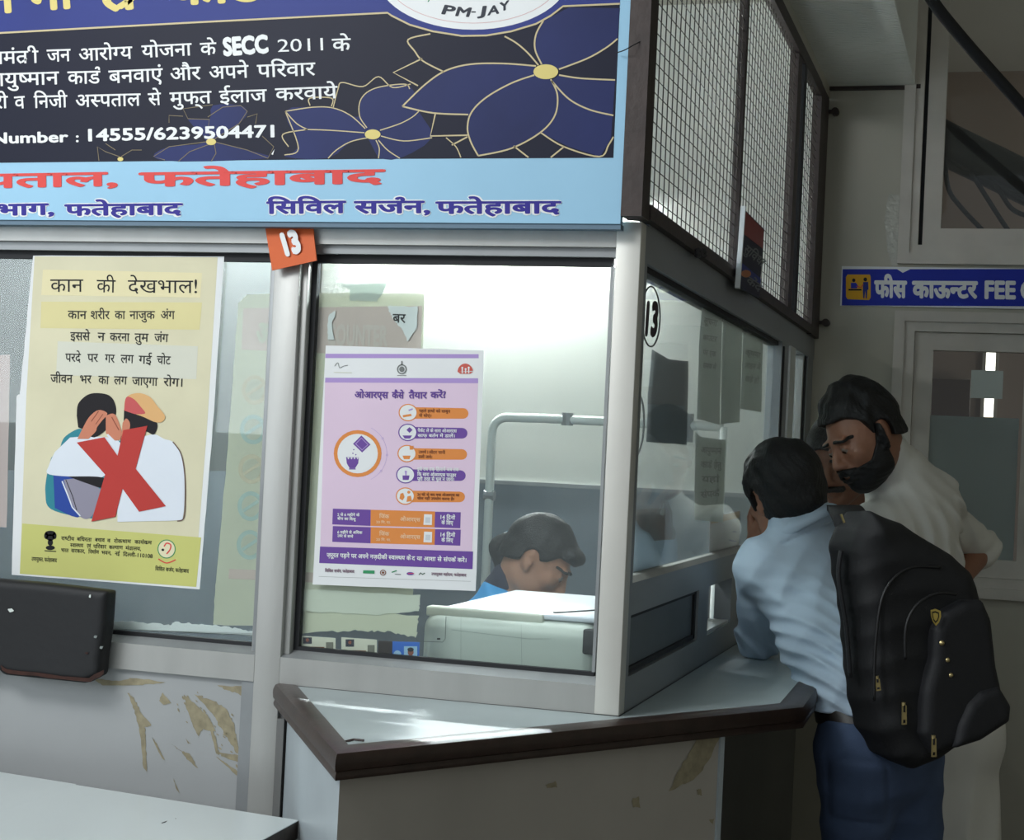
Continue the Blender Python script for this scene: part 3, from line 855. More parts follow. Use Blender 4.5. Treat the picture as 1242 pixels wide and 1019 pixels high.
fl.poly(spline([(446, 167), (425, 172), (398, 192), (345, 190), (362, 178), (346, 135), (380, 130), (404, 131), (425, 140), (436, 140), (438, 120), (455, 107), (497, 104), (508, 135), (524, 167), (485, 192), (459, 192)], 3), I_petal, 2)
for l_ in mid: ou.line(spline(l_, 6), 1.3, I_gold, 4)
sm = [[(258, 168), (252, 158), (254, 145), (228, 144), (222, 132), (236, 130), (258, 127)], [(258, 170), (290, 150), (300, 135), (292, 128), (270, 130), (252, 142)], [(260, 172), (300, 182), (325, 192), (332, 178), (318, 165)],
      [(254, 175), (230, 184), (216, 196)], [(250, 172), (205, 178), (186, 190), (200, 194)], [(205, 149), (205, 140), (222, 141)], [(300, 142), (312, 138), (310, 150)], [(260, 175), (262, 186), (256, 196)],
      [(145, 190), (128, 184), (118, 178), (120, 195)], [(147, 190), (160, 182), (172, 182)], [(140, 182), (128, 174)]]
for l_ in sm: ou.line(l_, 0.9, ink('dull_gold_print', 128, 116, 92), 4)
fl.poly(spline([(258, 171), (300, 182), (325, 192), (220, 196), (186, 190), (205, 178), (250, 172), (228, 145), (254, 145), (258, 128), (292, 128), (300, 138), (290, 150)], 3), I_petal, 2)
fl.build('petals', bn)
for (cx, cy, rx, ry) in ((662, 87, 15, 9), (452, 163, 9.5, 6), (256, 172, 6, 4), (146, 193, 3.5, 2.5)): ou.disc(cx, cy, rx, ry, I_goldb, 6)
ou.build('flower_outline', bn)
# lettering
t = Print(1, YBN, -1)
t.text('मान मि', (-70, 20), (118, 7), 34, I_goldb, 5, 0.03); t.text('त%', (122, 14), (170, 9), 34, I_goldb, 5, 0.03)
t.text('काड^', (206, 6), (320, 0), 34, I_goldb, 5, 0.03)
t.text('िप%धानमंत%ी'[1:], (-46, 79), (47, 76), 14.5, I_white, 5, 0.012)
t.text('जन', (57, 75), (86, 74), 14.5, I_white, 5, 0.012); t.text('आरो{ग}य', (96, 74), (161, 71), 14.5, I_white, 5, 0.012)
t.text('योजना', (172, 70), (233, 67), 14.5, I_white, 5, 0.012); t.text('के', (243, 67), (263, 66), 14.5, I_white, 5, 0.012)
t.text('SECC', (271, 67), (326, 63), 20, I_white, 5, 0.055, latin=True); t.text('2011', (337, 63), (392, 61), 15, I_white, 5, 0.0, latin=True); t.text('के', (403, 62), (426, 61), 14.5, I_white, 5, 0.012)
t.text('आयु{ष}मान', (-22, 105), (72, 102), 15, I_white, 5, 0.012); t.text('काड^', (82, 102), (122, 101), 15, I_white, 5, 0.012)
t.text('बनवाएं', (132, 101), (198, 98), 15, I_white, 5, 0.012); t.text('और', (207, 98), (244, 96), 15, I_white, 5, 0.012)
t.text('अपने', (254, 96), (302, 94), 15, I_white, 5, 0.012); t.text('पिरवार', (312, 94), (383, 91), 15, I_white, 5, 0.012)
t.text('सरकारी', (-58, 133), (10, 131), 14.5, I_white, 5, 0.012); t.text('व', (18, 132), (31, 131), 14.5, I_white, 5, 0.012); t.text('िनजी', (41, 131), (82, 130), 14.5, I_white, 5, 0.012)
t.text('अ{स}पताल', (92, 130), (171, 128), 14.5, I_white, 5, 0.012); t.text('से', (180, 128), (196, 127), 14.5, I_white, 5, 0.012)
t.text('मुफ्त', (206, 127), (257, 125), 14.5, I_white, 5, 0.012); t.text('ईलाज', (266, 125), (324, 123), 14.5, I_white, 5, 0.012); t.text('करवाये', (334, 122), (410, 119), 14.5, I_white, 5, 0.012)
t.text('Number', (-10, 174), (83, 172), 12.5, I_white, 5, 0.03, latin=True); t.text(':', (92, 172), (95.5, 172), 11, I_white, 5, 0.03, latin=True)
t.text('14555/6239504471', (107, 171), (333, 166), 14, I_white, 5, 0.03, latin=True)
t.poly([(329, 187), (333, 181), (331, 188)], I_white, 5)
t.build('white_lettering', bn)
t = Print(1, YBN, -1)
t.text('अ{स}पताल,', (-112, 229.5), (143, 225), 16, I_red, 5, 0.032); t.text('फतेहाबाद', (168, 226), (468, 222), 16, I_red, 5, 0.034)
t.build('red_lettering', bn)
t = Print(1, YBN, -1)
for (s_, a, c, h) in (('िवभाग,', (-40, 262), (66, 260), 13), ('फतेहाबाद', (78, 261.5), (222, 260), 13), ('िसिवल', (323, 259), (420, 258), 14), ('सज^न,', (429, 258.5), (522, 258), 14), ('फतेहाबाद', (528, 259), (681, 258.5), 14)):
    t.cut(); t.rows = False; t.text(s_, (a[0] - 0.6, a[1] + 0.6), (c[0] + 0.6, c[1] + 0.6), h + 0.6, I_white, 4, 0.085)
    t.text(s_, a, c, h, I_dblue, 6, 0.034)
t.build('blue_lettering', bn)
t = Print(1, YBN, -1)
for ch, x, y, dx, dy in (('P', 535, 16.5, 15, 2.2), ('M', 552, 19, 17, 1.2), ('-', 571.5, 16, 5.5, 0.2), ('J', 579, 18.5, 9.5, -0.6), ('A', 591, 18.5, 14.5, -2.5), ('Y', 606, 14, 12, -3.5)):
    if ch == '-': t.line([(x, y - 1.5), (x + dx, y - 1.5)], 1.4, I_black, 5)
    else: t.text(ch, (x, y), (x + dx, y + dy), 10.5, ink('dark_grey_print', 52, 56, 66), 5, 0.035, latin=True, slant=0.25)
t.text('Ayushman', (512, -1), (556, -1), 9, I_green, 5, 0.02, latin=True, slant=0.25)
t.build('emblem_lettering', bn)
# wire lashing the banner's corner to the mesh frame
wr = MB(); wr.tube(spline([on(748, 64, 1, -0.055), on(757, 61, 1, -0.075), on(766, 56, 1, -0.07), on(779, 49, 1, -0.05)], 5), 0.0011, M_gasket, 6)
tag(wr.build('lashing_wire'), 'thin wire tying the corner of the banner to the mesh frame', 'wire')

# ---------------------------------------------------------------- wire mesh screen over the side window
ms = empty('wire_mesh_screen', (0, 0, 1.962), 'brown steel frame with wire mesh above the side window', 'mesh screen')
b = MB(); b.box((-0.029, -0.055, 1.96), (0.012, 0.012, 3.2), M_rust); b.build('front_post', ms)
b = MB(); b.box((-0.012, 1.085, 1.99), (0.010, 1.115, 2.80), M_rust); b.build('mesh_bar', ms)
b = MB(); b.box((-0.014, 2.10, 1.99), (0.012, 2.19, 2.80), M_rust); b.box((-0.012, 2.25, 1.99), (0.014, 2.31, 2.80), M_gasket); b.build('mesh_post', ms)
b = MB(); b.box((-0.014, 2.72, 1.96), (0.016, 2.95, 2.84), M_rust); b.build('mesh_post', ms)
b = MB(); b.box((-0.012, 0.0125, 1.9625), (0.016, 2.72, 1.992), M_rust); b.build('bottom_rail', ms)
b = MB(); b.box((-0.012, 0.0125, 2.80), (0.016, 2.72, 2.845), M_rust); b.build('top_rail', ms)
M_wire = mat('rusty_wire', rgb(74, 66, 58), 0.6, 0.2, 0.2, 50)
rnd = random.Random(3)
for (y0, y1) in ((0.012, 1.085), (1.115, 2.10), (2.31, 2.72)):
    m_ = MB()
    def wob(y, z): return 0.012 * math.sin(7 * y + 2 * z) * math.exp(-((z - 2.35) / 0.2) ** 2), 0.010 * math.sin(5.0 * y + 3.0) * math.exp(-((z - 2.3) / 0.22) ** 2)
    y = y0 + 0.03
    while y < y1 - 0.01:
        m_.tube([(0.002, y + wob(y, z)[1] * 0.8, z + 0) for z in np.linspace(1.99, 2.80, 14)], 0.0013, M_wire, 4)
        y += 0.049
    z = 1.99 + 0.026
    while z < 2.80:
        m_.tube([(0.0035, yy, z + wob(yy, z)[0] * 0.4) for yy in np.linspace(y0, y1, 16)], 0.0012, M_wire, 4)
        z += 0.0295
    m_.build('wire_mesh', ms)
for zz in (2.79, 2.02):       # the hinge lugs that tie the frame to the wall
    h = MB(); h.bar((0.012, 2.95, zz), (0.045, 2.95, zz), 0.018, 0.012, M_rust)
    h.tube([(0.040, 2.935, zz), (0.040, 2.968, zz)], 0.014, M_rust, 10); h.build('hinge_lug', ms)

# little folded wad of wire caught on the mesh rail
b = MB()
for k in range(5):
    b.tube(spline([on(850 + rnd.uniform(-6, 6), 306 + rnd.uniform(-4, 5), 0, 0.02 + rnd.uniform(-.004, .006)) for _ in range(6)], 4), 0.004, mat('dark_rag', rgb(58, 56, 58), 0.8), 6)
o = tag(b.build('rag_knot', smooth=True), 'small dark knot of rag caught low on the first mesh panel', 'rag')

# small coloured board standing in the mesh
sg = empty('notice_board', on(895, 350, 0, 0.03), 'small red and blue board on edge, standing against the wire mesh', 'sign')
b = MB()
P = [on(*p, 0, 0.03) for p in ((902, 253), (927, 278), (921, 362), (895, 348))]
cc = [np.array(p) for p in P]
nrm = np.array([0.006, 0, 0])
b.add([p for p in cc] + [p - nrm for p in cc], [(0, 1, 2, 3), (7, 6, 5, 4), (0, 4, 5, 1), (1, 5, 6, 2), (2, 6, 7, 3), (3, 7, 4, 0)], I_navy); b.build('panel', sg)
b = MB(); b.bar(cc[0] + [0, -0.006, 0.004], cc[3] + [0, -0.006, -0.004], 0.012, 0.012, I_white); b.build('white_edge', sg)
pr = Print(0, 0.0304, 1)
pr.poly([(902.5, 255), (926.5, 279), (925.5, 302), (901, 283)], ink('dull_red_print', 150, 66, 60), 1)
pr.poly([(899, 318), (923, 338), (922.5, 346), (898.3, 326)], ink('deep_blue_print', 40, 52, 132), 1)
pr.disc(905, 332, 6, 4.5, ink('amber_print', 190, 120, 70), 2)
pr.text('सुिवधा', (900.5, 304), (924, 324), 9, I_grey, 2, 0.02)
pr.text('केंद%', (904, 342), (921, 354), 8, I_grey, 2, 0.02)
pr.build('printing', sg)

# ---------------------------------------------------------------- orange 13 card
tg = empty('number_card', on(352, 272, 1, -0.012), 'tilted orange card with a white 13 on the front upright', 'sign')
pr = Print(1, -0.022, -1)
quad = [(321, 272), (379, 272), (384, 316), (330, 328)]
b = MB(); P0 = [on(*p, 1, -0.012 - (0.012 if i > 1 else 0)) for i, p in enumerate(quad)]
b.add(list(P0) + [np.array(p) + [0, 0.004, 0] for p in P0], [(0, 1, 2, 3), (7, 6, 5, 4), (0, 4, 5, 1), (1, 5, 6, 2), (2, 6, 7, 3), (3, 7, 4, 0)], ink('orange_card', 214, 100, 50)); b.build('card', tg)
pr = Print(1, -0.0245, -1)
pr.text('13', (346, 309.5), (366.5, 303.5), 25, I_white, 1, 0.07, latin=True); pr.build('number', tg)
b = MB(); b.tube([on(348, 276, 1, -0.010), on(348, 276, 1, -0.017)], 0.002, M_gasket, 8); b.build('nail', tg)

# ---------------------------------------------------------------- ear care poster on the left window
YP = 0.029
def sheet(name, px, yp, m, parent=None, th=0.0006, axis=1, nrm=-1, n=10, amp=0.0, seed=0):
    """paper with slightly uneven edges"""
    P_ = Print(axis, yp, nrm)
    rnd_ = random.Random(seed); q = []
    for i in range(len(px)):
        a, c = px[i], px[(i + 1) % len(px)]
        for k in range(n):
            t_ = k / n; q.append((a[0] + (c[0] - a[0]) * t_ + rnd_.uniform(-amp, amp), a[1] + (c[1] - a[1]) * t_ + rnd_.uniform(-amp, amp)))
    A = [on(x, y, axis, yp) for x, y in q]; off = np.zeros(3); off[axis] = -nrm * th
    B = [p + off for p in A]; N = len(A)
    return MB().add(A + B, [tuple(range(N)), tuple(range(N, 2 * N))[::-1]] + [(i, (i + 1) % N, N + (i + 1) % N, N + i) for i in range(N)], m).build(name, parent)
ep = empty('ear_care_poster', on(130, 712, 1, YP), 'yellow ear care poster with a big red X over two men, on the left window', 'poster')
sheet('paper', [(40, 310), (272, 311), (258, 520), (242, 715), (14, 697), (20, 480), (24, 478)], YP, I_paper, ep, amp=0.3)
pr = Print(1, YP, -1)
pr.poly([(42, 311), (264, 312), (251, 520), (236, 712), (24, 696), (32, 478)], ink('pale_yellow_print', 222, 216, 184, var=0.08, vscale=9), 1)
pr.poly([(52, 327), (245, 331), (243, 361), (50, 358)], ink('pale_cream_print', 232, 222, 178), 2)
pr.poly([(50, 366), (245, 367), (242, 400), (49, 398)], ink('mustard_print', 224, 214, 158), 2)
pr.poly([(70, 414), (240, 420), (238, 460), (68, 455)], ink('light_grey_print', 218, 218, 202), 2)
pr.poly([(27, 635), (244, 652), (238, 712), (24, 696)], ink('lime_yellow_print', 204, 204, 122), 2)
pr.build('printed_background', ep)
t = Print(1, YP, -1)
t.text('कान', (61, 354), (101, 354), 15, I_black, 4, 0.0); t.text('की', (117, 354.5), (140, 355), 15, I_black, 4, 0.0); t.text('देखभाल!', (155, 355), (239, 355.5), 15, I_black, 4, 0.0)
def words(t, ws, h, m, layer, bold):
    for s_, x0, y0, x1, y1 in ws: t.text(s_, (x0, y0), (x1, y1), h, m, layer, bold)
words(t, [('कान', 82, 386.5, 105, 387), ('शरीर', 110, 387, 133, 387), ('का', 139, 387, 152, 387), ('नाजुक', 157, 387, 188, 387), ('अंग', 195, 387, 212, 387),
          ('इससे', 85, 412.5, 109, 413), ('न', 118, 413, 127, 413.5), ('करना', 133, 413.5, 157, 414), ('तुम', 163, 414, 180, 414.5), ('जंग', 187, 414.5, 204, 415),
          ('परदे', 79, 438.5, 98, 439), ('पर', 106, 439, 119, 439), ('गर', 127, 439.5, 139, 440), ('लग', 146, 440, 162, 440.5), ('गई', 168, 441, 184, 441.5), ('चोट', 190, 441.5, 207, 442),
          ('जीवन', 61, 464, 88, 464.5), ('भर', 97, 465, 111, 465), ('का', 119, 465.5, 132, 466), ('लग', 138, 466, 154, 466.5), ('जाएगा', 160, 467, 191, 468), ('रोग।', 198, 468, 221, 469)], 9.5, ink('soft_black_print', 44, 44, 42), 4, 0.012)
words(t, [('रा{ष}टीय', 74, 655, 90, 656), ('बिधरता', 93, 656, 111, 657), ('बचाव', 115, 657, 127, 657.5), ('व', 130, 658, 134, 658), ('रोकथाम', 138, 658.5, 159, 659), ('काय^क%म', 163, 659.5, 184, 660.5),
          ('{स}वा{स}थय', 85, 663.5, 101, 664), ('एवं', 105, 664, 110, 664.5), ('पिरवार', 113, 665, 129, 665.5), ('क{ल}याण', 132, 666, 149, 666.5), ('मंत%ालय,', 152, 667, 171, 668),
          ('भारत', 74, 669.5, 83, 670), ('सरकार,', 86, 670, 103, 671), ('िनमा^ण', 107, 671.5, 120, 672), ('भवन,', 123, 672.5, 135, 673), ('नई', 139, 673.5, 145, 674), ('िद{ल}ली-110108', 149, 674.5, 185, 677),
          ('उपायु{क}त, फतेहाबाद', 38, 680, 69, 682), ('िसिवल सज^न, फतेहाबाद', 188, 692, 229, 695)], 4.2, I_black, 4, 0.02)
t.build('lettering', ep)
# printed picture: two men whispering, crossed out
pc = Print(1, YP, -1)
I_skin = ink('printed_skin', 206, 132, 104); I_skin2 = ink('printed_skin_shade', 150, 84, 66); I_hair = ink('printed_black_hair', 28, 24, 28); I_teal = ink('printed_teal', 52, 136, 150); I_pblue = ink('printed_blue', 44, 74, 158)
I_shirt = ink('printed_white_shirt', 226, 232, 240); I_mauve = ink('printed_grey_mauve', 148, 144, 160); I_cap = ink('printed_tan_cap', 226, 178, 120); I_capr = ink('printed_red_cap', 204, 92, 92)
def Q(x, y): return (40 + x * 200 / 1132, 460 + y * 180 / 1019)
def qp(pts, m, layer, n=5): pc.poly(spline([Q(*p) for p in pts], n), m, layer)
qp([(185, 475), (215, 400), (300, 345), (350, 350), (480, 420), (640, 440), (640, 640), (500, 930), (330, 945), (120, 890), (85, 780), (95, 660), (125, 540)], I_teal, 3)
qp([(140, 660), (300, 660), (330, 940), (150, 885)], I_pblue, 4)
qp([(255, 400), (360, 395), (520, 400), (600, 440), (600, 560), (480, 670), (380, 672), (115, 655), (110, 590), (150, 500)], I_shirt, 5)
qp([(210, 690), (330, 685), (450, 745), (470, 800), (400, 945), (320, 940), (240, 800)], I_mauve, 5)
qp([(240, 668), (480, 675), (475, 745), (370, 715), (300, 690)], I_hair, 6)
pc.line([Q(200, 700), Q(240, 800), Q(270, 880), Q(325, 940)], 1.6, I_shirt, 6); pc.line([Q(225, 690), Q(270, 800), Q(300, 900)], 0.8, I_hair, 7)
qp([(300, 250), (310, 170), (370, 110), (440, 95), (520, 110), (560, 160), (568, 240), (520, 330), (420, 400), (350, 350), (310, 330)], I_hair, 6)
qp([(500, 250), (560, 240), (600, 330), (610, 400), (560, 420), (500, 370)], I_skin, 7)
qp([(305, 410), (350, 320), (390, 255), (450, 212), (510, 235), (470, 290), (440, 330), (430, 360), (380, 410)], I_skin, 8)
pc.line([Q(400, 290), Q(450, 220)], 1.0, I_skin2, 9); pc.line([Q(430, 310), Q(480, 240)], 0.9, I_skin2, 9); pc.line([Q(540, 260), Q(590, 350)], 1.2, I_skin2, 9)
pc.line([Q(510, 380), Q(560, 430)], 2.5, I_shirt, 8)
qp([(580, 980), (580, 560), (640, 430), (770, 390), (840, 380), (900, 410), (960, 430), (1010, 500), (1035, 620), (1040, 800), (1030, 940), (1000, 968), (800, 975)], I_shirt, 6)
pc.line(spline([Q(960, 430), Q(1015, 510), Q(1040, 640), Q(1046, 800), Q(1036, 950), Q(990, 975)], 6), 1.4, ink('printed_soft_shade', 112, 92, 84), 7)
qp([(625, 210), (620, 310), (600, 440), (640, 440), (760, 360), (830, 380), (850, 300), (760, 240)], I_hair, 7)
qp([(615, 300), (640, 270), (665, 300), (660, 350), (620, 420), (605, 420)], I_skin, 8)
qp([(625, 215), (640, 125), (720, 95), (800, 120), (850, 180), (905, 250), (890, 290), (840, 295), (760, 260), (690, 235)], I_cap, 8)
qp([(625, 215), (640, 125), (690, 135), (740, 190), (770, 235), (700, 240)], I_capr, 9)
pc.poly([Q(*p) for p in ((300, 435), (490, 398), (580, 525), (620, 350), (785, 320), (705, 615), (912, 872), (728, 910), (615, 752), (565, 945), (400, 978), (495, 655))], ink('red_cross_print', 190, 62, 56), 11)
pc.build('crossed_out_picture', ep)
em = Print(1, YP, -1)
for c in ((61, 647, 6.5, 3.2), (61, 652, 5, 4), (56, 650, 2.5, 4), (66, 650, 2.5, 4), (61, 658, 3.2, 4), (61, 664.5, 5.5, 2.8)): em.disc(*c, I_black, 4)
em.line([(54, 668), (68, 669)], 1.2, I_black, 4)
em.cut(); em.ring(202, 666, 10.5, 11, 1.0, I_green, 4); em.disc(202, 666, 9.8, 10.3, I_cream, 4); em.line(spline([(199, 663), (202, 659), (207, 661), (206, 667), (202, 672)], 5), 1.6, I_red, 5); em.line(spline([(192, 678), (202, 683), (213, 679)], 5), 1.4, I_red, 5); em.disc(197.5, 667, 1.7, 1.5, I_black, 5)
em.build('emblem', ep)

# ---------------------------------------------------------------- rehydration poster on the right window
op = empty('rehydration_poster', on(480, 715, 1, YP), 'pink and purple poster on preparing rehydration drink, on the right window', 'poster')
sheet('paper', [(395, 419), (587, 425), (577, 717), (379, 709)], YP, I_paper, op, amp=0.2)
sx, sy = 210 / 1242.0, 160 / 946.0
def A(x, y): return (380 + x * sx, 420 + y * sy)
def B(x, y): return (380 + x * sx, 570 + y * 150 / 887.0)
pr = Print(1, YP, -1)
pr.poly([A(84, 258), A(1182, 262), B(1140, 585), B(50, 550)], I_pink, 1)
pr.poly([A(88, 54), A(1186, 57), A(1186, 86), A(86, 85)], I_lilac, 1); pr.poly([A(86, 226), A(1182, 230), A(1182, 265), A(84, 260)], I_lilac, 2)
pr.poly([B(48, 550), B(1146, 586), B(1142, 712), B(42, 668)], I_purple, 2)
pr.line([B(40, 765), B(1130, 800)], 0.3, I_grey, 1)
for (y0, y1) in ((278, 395), (403, 520)):
    pr.poly([B(140, y0), B(412, y0 + 8), B(410, y1 + 7), B(136, y1 - 4)], I_purple, 2)
    pr.poly([B(412, y0 + 8), B(874, y0 + 20), B(870, y1 + 18), B(410, y1 + 7)], I_orange, 2)
    pr.poly([B(874, y0 + 22), B(1058, y0 + 26), B(1054, y1 + 24), B(870, y1 + 18)], I_purple, 2)
    pr.poly([B(795, y0 + 40), B(852, y0 + 42), B(850, y0 + 118), B(790, y0 + 116)], I_paper, 3); pr.poly([B(805, y0 + 62), B(840, y0 + 63), B(838, y0 + 102), B(803, y0 + 101)], ink('pale_grey_print', 206, 210, 214), 4)
for (fn, cx, cy, m_) in ((A, 680, 476, I_orange), (A, 678, 618, I_purple), (A, 672, 770, I_orange), (B, 662, 35, I_purple), (B, 660, 188, I_orange)):
    x1 = {476: 1075, 618: 1068, 770: 1065, 35: 1055, 188: 1050}[cy]; dy = 6
    pr.poly([fn(cx, cy - 40)] + [fn(x1 + 38 * math.sin(a), cy + dy - 38 * math.cos(a)) for a in np.linspace(0, PI, 9)] + [fn(cx, cy + 44)], m_, 2)
    c = fn(cx, cy); pr.disc(c[0], c[1], 11.6, 10.6, m_, 3); pr.disc(c[0], c[1], 10.2, 9.3, I_paper, 4)
c = A(318, 770); pr.disc(c[0], c[1], 29, 28.5, I_orange, 3); pr.disc(c[0], c[1], 24.5, 24, I_paper, 4)
pr.ring(c[0], c[1], 35.5, 35, 0.35, I_lilac, 2, 30, -1.1, 1.1)
for a in (-0.55, 0.05, 0.65): pr.disc(c[0] + 35.5 * math.cos(a), c[1] + 35 * math.sin(a), 1.3, 1.3, I_lilac, 3); pr.disc(c[0] + 35.5 * math.cos(a), c[1] + 35 * math.sin(a), 0.8, 0.8, I_pink, 4)
pr.build('printed_background', op)
t = Print(1, YP, -1)
words(t, [('ओआरएस', 430, 482.5, 471, 483), ('कैसे', 475, 483, 490, 483.2), ('तैयार', 495.5, 483.2, 518, 483.2), ('करें?', 522, 483, 541, 482.5)], 7.2, ink('violet_title_print', 104, 74, 150), 5, 0.035)
for (x0, y0, x1, s_) in ((508, 500, 546, 'पहले हाथों को साबुन'), (508, 505.5, 523, 'से धोएं।'), (507.5, 550, 540, 'उसमें 1 लीटर पानी'), (507, 555.5, 524, 'डाली जाये।')): t.text(s_, (x0, y0), (x1, y0 + .6), 3.2, ink('brown_print', 128, 74, 46), 5, 0.02)
for (x0, y0, x1, s_) in ((506.5, 524, 554, 'पैकेट ले के सारा ओआरएस'), (506.5, 530, 551.5, 'साफ़ बत^न में डालें।')): t.text(s_, (x0, y0), (x1, y0 + .6), 3.4, I_white, 5, 0.022)
def bt(s_, x0, y0, x1, h, m, yo=0): a = B(x0, y0); c = B(x1, y0 + yo); t.text(s_, a, c, h, m, 5, 0.028)
bt('इसे तब तक िहलायें जब तक', 745, 5, 1045, 3.6, I_white, 4); bt('िक सारा ओआरएस पाउडर', 745, 42, 1025, 3.6, I_white, 8); bt('पूरी तरह से घुल न जाये।', 745, 75, 1010, 3.6, I_white, 4)
bt('24 घंटे के बाद बचा ओआरएस का', 745, 185, 1048, 2.8, MATS['brown_print'], 5); bt('घोल नहीं उपयोग करना है।', 745, 212, 1010, 2.8, MATS['brown_print'], 6)
for yo in (0, 125):
    bt('14 िदनों', 912, 352 + yo, 1018, 4.2, I_white, 4); bt('के िलए', 918, 390 + yo, 1003, 4.2, I_white, 4)
    bt('िजंक', 472, 345 + yo, 545, 4.2, ink('pale_orange_print', 240, 200, 160), 3); bt('20 िम. ग%ा.', 450, 382 + yo, 555, 2.6, MATS['pale_orange_print'], 4); bt('ओआरएस', 622, 366 + yo, 768, 4.2, MATS['pale_orange_print'], 5)
bt('2 से 6 महीने के', 172, 330, 332, 2.9, I_white, 3); bt('बीच का िशशु', 172, 358, 305, 2.9, I_white, 5)
bt('6 महीने से अिधक', 172, 456, 352, 2.9, I_white, 3); bt('उम^र के ब{च}चे', 172, 482, 286, 2.9, I_white, 5)
bt('ज़रूरत पड़ने पर अपने नज़दीकी {स}वा{स}थय कें', 95, 625, 700, 4.6, I_white, 22); bt('द% या आशा से संपक^ करें।', 705, 648, 1098, 4.6, I_white, 14)
bt('िसिवल सज^न, फतेहाबाद', 82, 732, 295, 3.2, ink('mauve_grey_print', 132, 104, 120), 7); bt('उपायु{क}त महोदय, फतेहाबाद', 845, 755, 1098, 3.0, MATS['mauve_grey_print'], 10)
t.build('lettering', op)
p2 = Print(1, YP, -1)
def pa(pts, m_, l=5, fn=A): p2.poly([fn(*q) for q in pts], m_, l)
pa([(345, 640), (410, 705), (350, 762), (285, 700)], I_purple); pa([(345, 655), (396, 706), (350, 748), (300, 700)], I_lilac, 6); pa([(345, 662), (388, 706), (350, 740), (308, 700)], I_purple, 7)
p2.cut(); pa([(235, 795), (327, 795), (322, 840), (300, 875), (260, 875), (240, 840)], I_purple); pa([(258, 876), (302, 876), (305, 884), (255, 884)], I_purple)
for k in range(4): pa([(243 + k * 22, 797), (261 + k * 22, 797), (252 + k * 22, 812)], I_paper, 6)
for q in ((290, 742), (284, 768), (305, 778)): c = A(*q); p2.disc(c[0], c[1], 0.8, 0.8, I_purple, 5)
p2.cut(); pa([(640, 495), (700, 485), (706, 500), (645, 510)], I_orange); pa([(682, 455), (712, 445), (715, 455), (685, 465)], I_lilac)
p2.cut(); pa([(640, 640), (708, 640), (695, 662), (655, 662)], I_purple); pa([(690, 580), (712, 600), (690, 622), (668, 600)], I_purple)
p2.cut(); pa([(640, 785), (698, 785), (690, 810), (650, 810)], I_orange); pa([(690, 715), (720, 715), (716, 742), (692, 742)], I_orange)
p2.cut(); pa([(640, 40), (690, 40), (684, 72), (642, 72)], I_purple, 5, B); pa([(655, 5), (672, 8), (668, 40), (660, 40)], I_lilac, 5, B)
p2.cut(); pa([(625, 170), (645, 165), (655, 195), (640, 220), (618, 205)], I_orange, 5, B); pa([(675, 190), (700, 185), (708, 225), (668, 230)], I_orange, 5, B); c = B(685, 160); p2.disc(c[0], c[1], 1.9, 1.8, I_orange, 5)
p2.build('pictogram', op)
p3 = Print(1, YP, -1)
c = A(635, 165); p3.ring(c[0], c[1], 5.2, 5.4, 1.5, I_grey, 4); p3.disc(c[0], c[1], 3.2, 3.4, I_grey, 4); p3.line([(c[0], c[1] - 10), (c[0], c[1] - 5)], 1.6, I_grey, 4); p3.line([(c[0] - 5.5, c[1] + 7.5), (c[0] + 5.5, c[1] + 7.7)], 0.7, I_grey, 4)
p3.cut(); c = A(1090, 160); p3.disc(c[0], c[1] + 4, 9.3, 10, ink('brick_red_print', 204, 96, 84), 4, 24, PI, 2 * PI); p3.poly([(c[0] - 9.3, c[1] + 4), (c[0] + 9.3, c[1] + 4), (c[0] + 6, c[1] + 6.4), (c[0] - 6, c[1] + 6.4)], MATS['brick_red_print'], 4)
for dx, h_ in ((-3.6, 6), (0.4, 4.4), (4.2, 6.2)): p3.disc(c[0] + dx, c[1] + 5 - h_, 1.2, 1.1, I_white, 5); p3.line([(c[0] + dx, c[1] + 6 - h_), (c[0] + dx, c[1] + 5.6)], 1.5, I_white, 5)
p3.cut(); c = A(200, 160); p3.line(spline([(c[0] - 8, c[1] - 3), (c[0] - 4, c[1] - 7), (c[0] - 2, c[1] - 1), (c[0] + 3, c[1] - 3), (c[0] + 8, c[1] - 4)], 5), 0.7, I_grey, 4); p3.line([(c[0] - 9, c[1] + 4.5), (c[0] + 13, c[1] + 5)], 0.8, ink('light_grey_print', 218, 218, 202), 4)
pq = lambda x, y: B(x, y)
p3.cut(); p3.poly([B(358, 720), B(440, 722), B(438, 745), B(356, 742)], I_green, 4)
p3.cut(); c = B(500, 737); p3.ring(c[0], c[1], 3.2, 3.0, 1.0, ink('brown_print', 128, 74, 46), 4); p3.disc(c[0], c[1], 1.5, 1.4, MATS['brown_print'], 4)
p3.cut(); p3.line([B(562, 735), B(598, 722)], 1.2, I_green, 4); p3.line([B(585, 748), B(628, 750)], 0.9, I_grey, 4); p3.cut(); c = B(695, 744); p3.disc(c[0], c[1], 4.4, 1.9, I_purple, 4); p3.line([B(680, 744), B(722, 742)], 0.7, I_red, 5)
p3.cut(); p3.line([B(758, 752), B(770, 738), B(782, 750), B(800, 740)], 1.1, ink('dark_green_print', 60, 90, 70), 4)
p3.build('emblem', op)

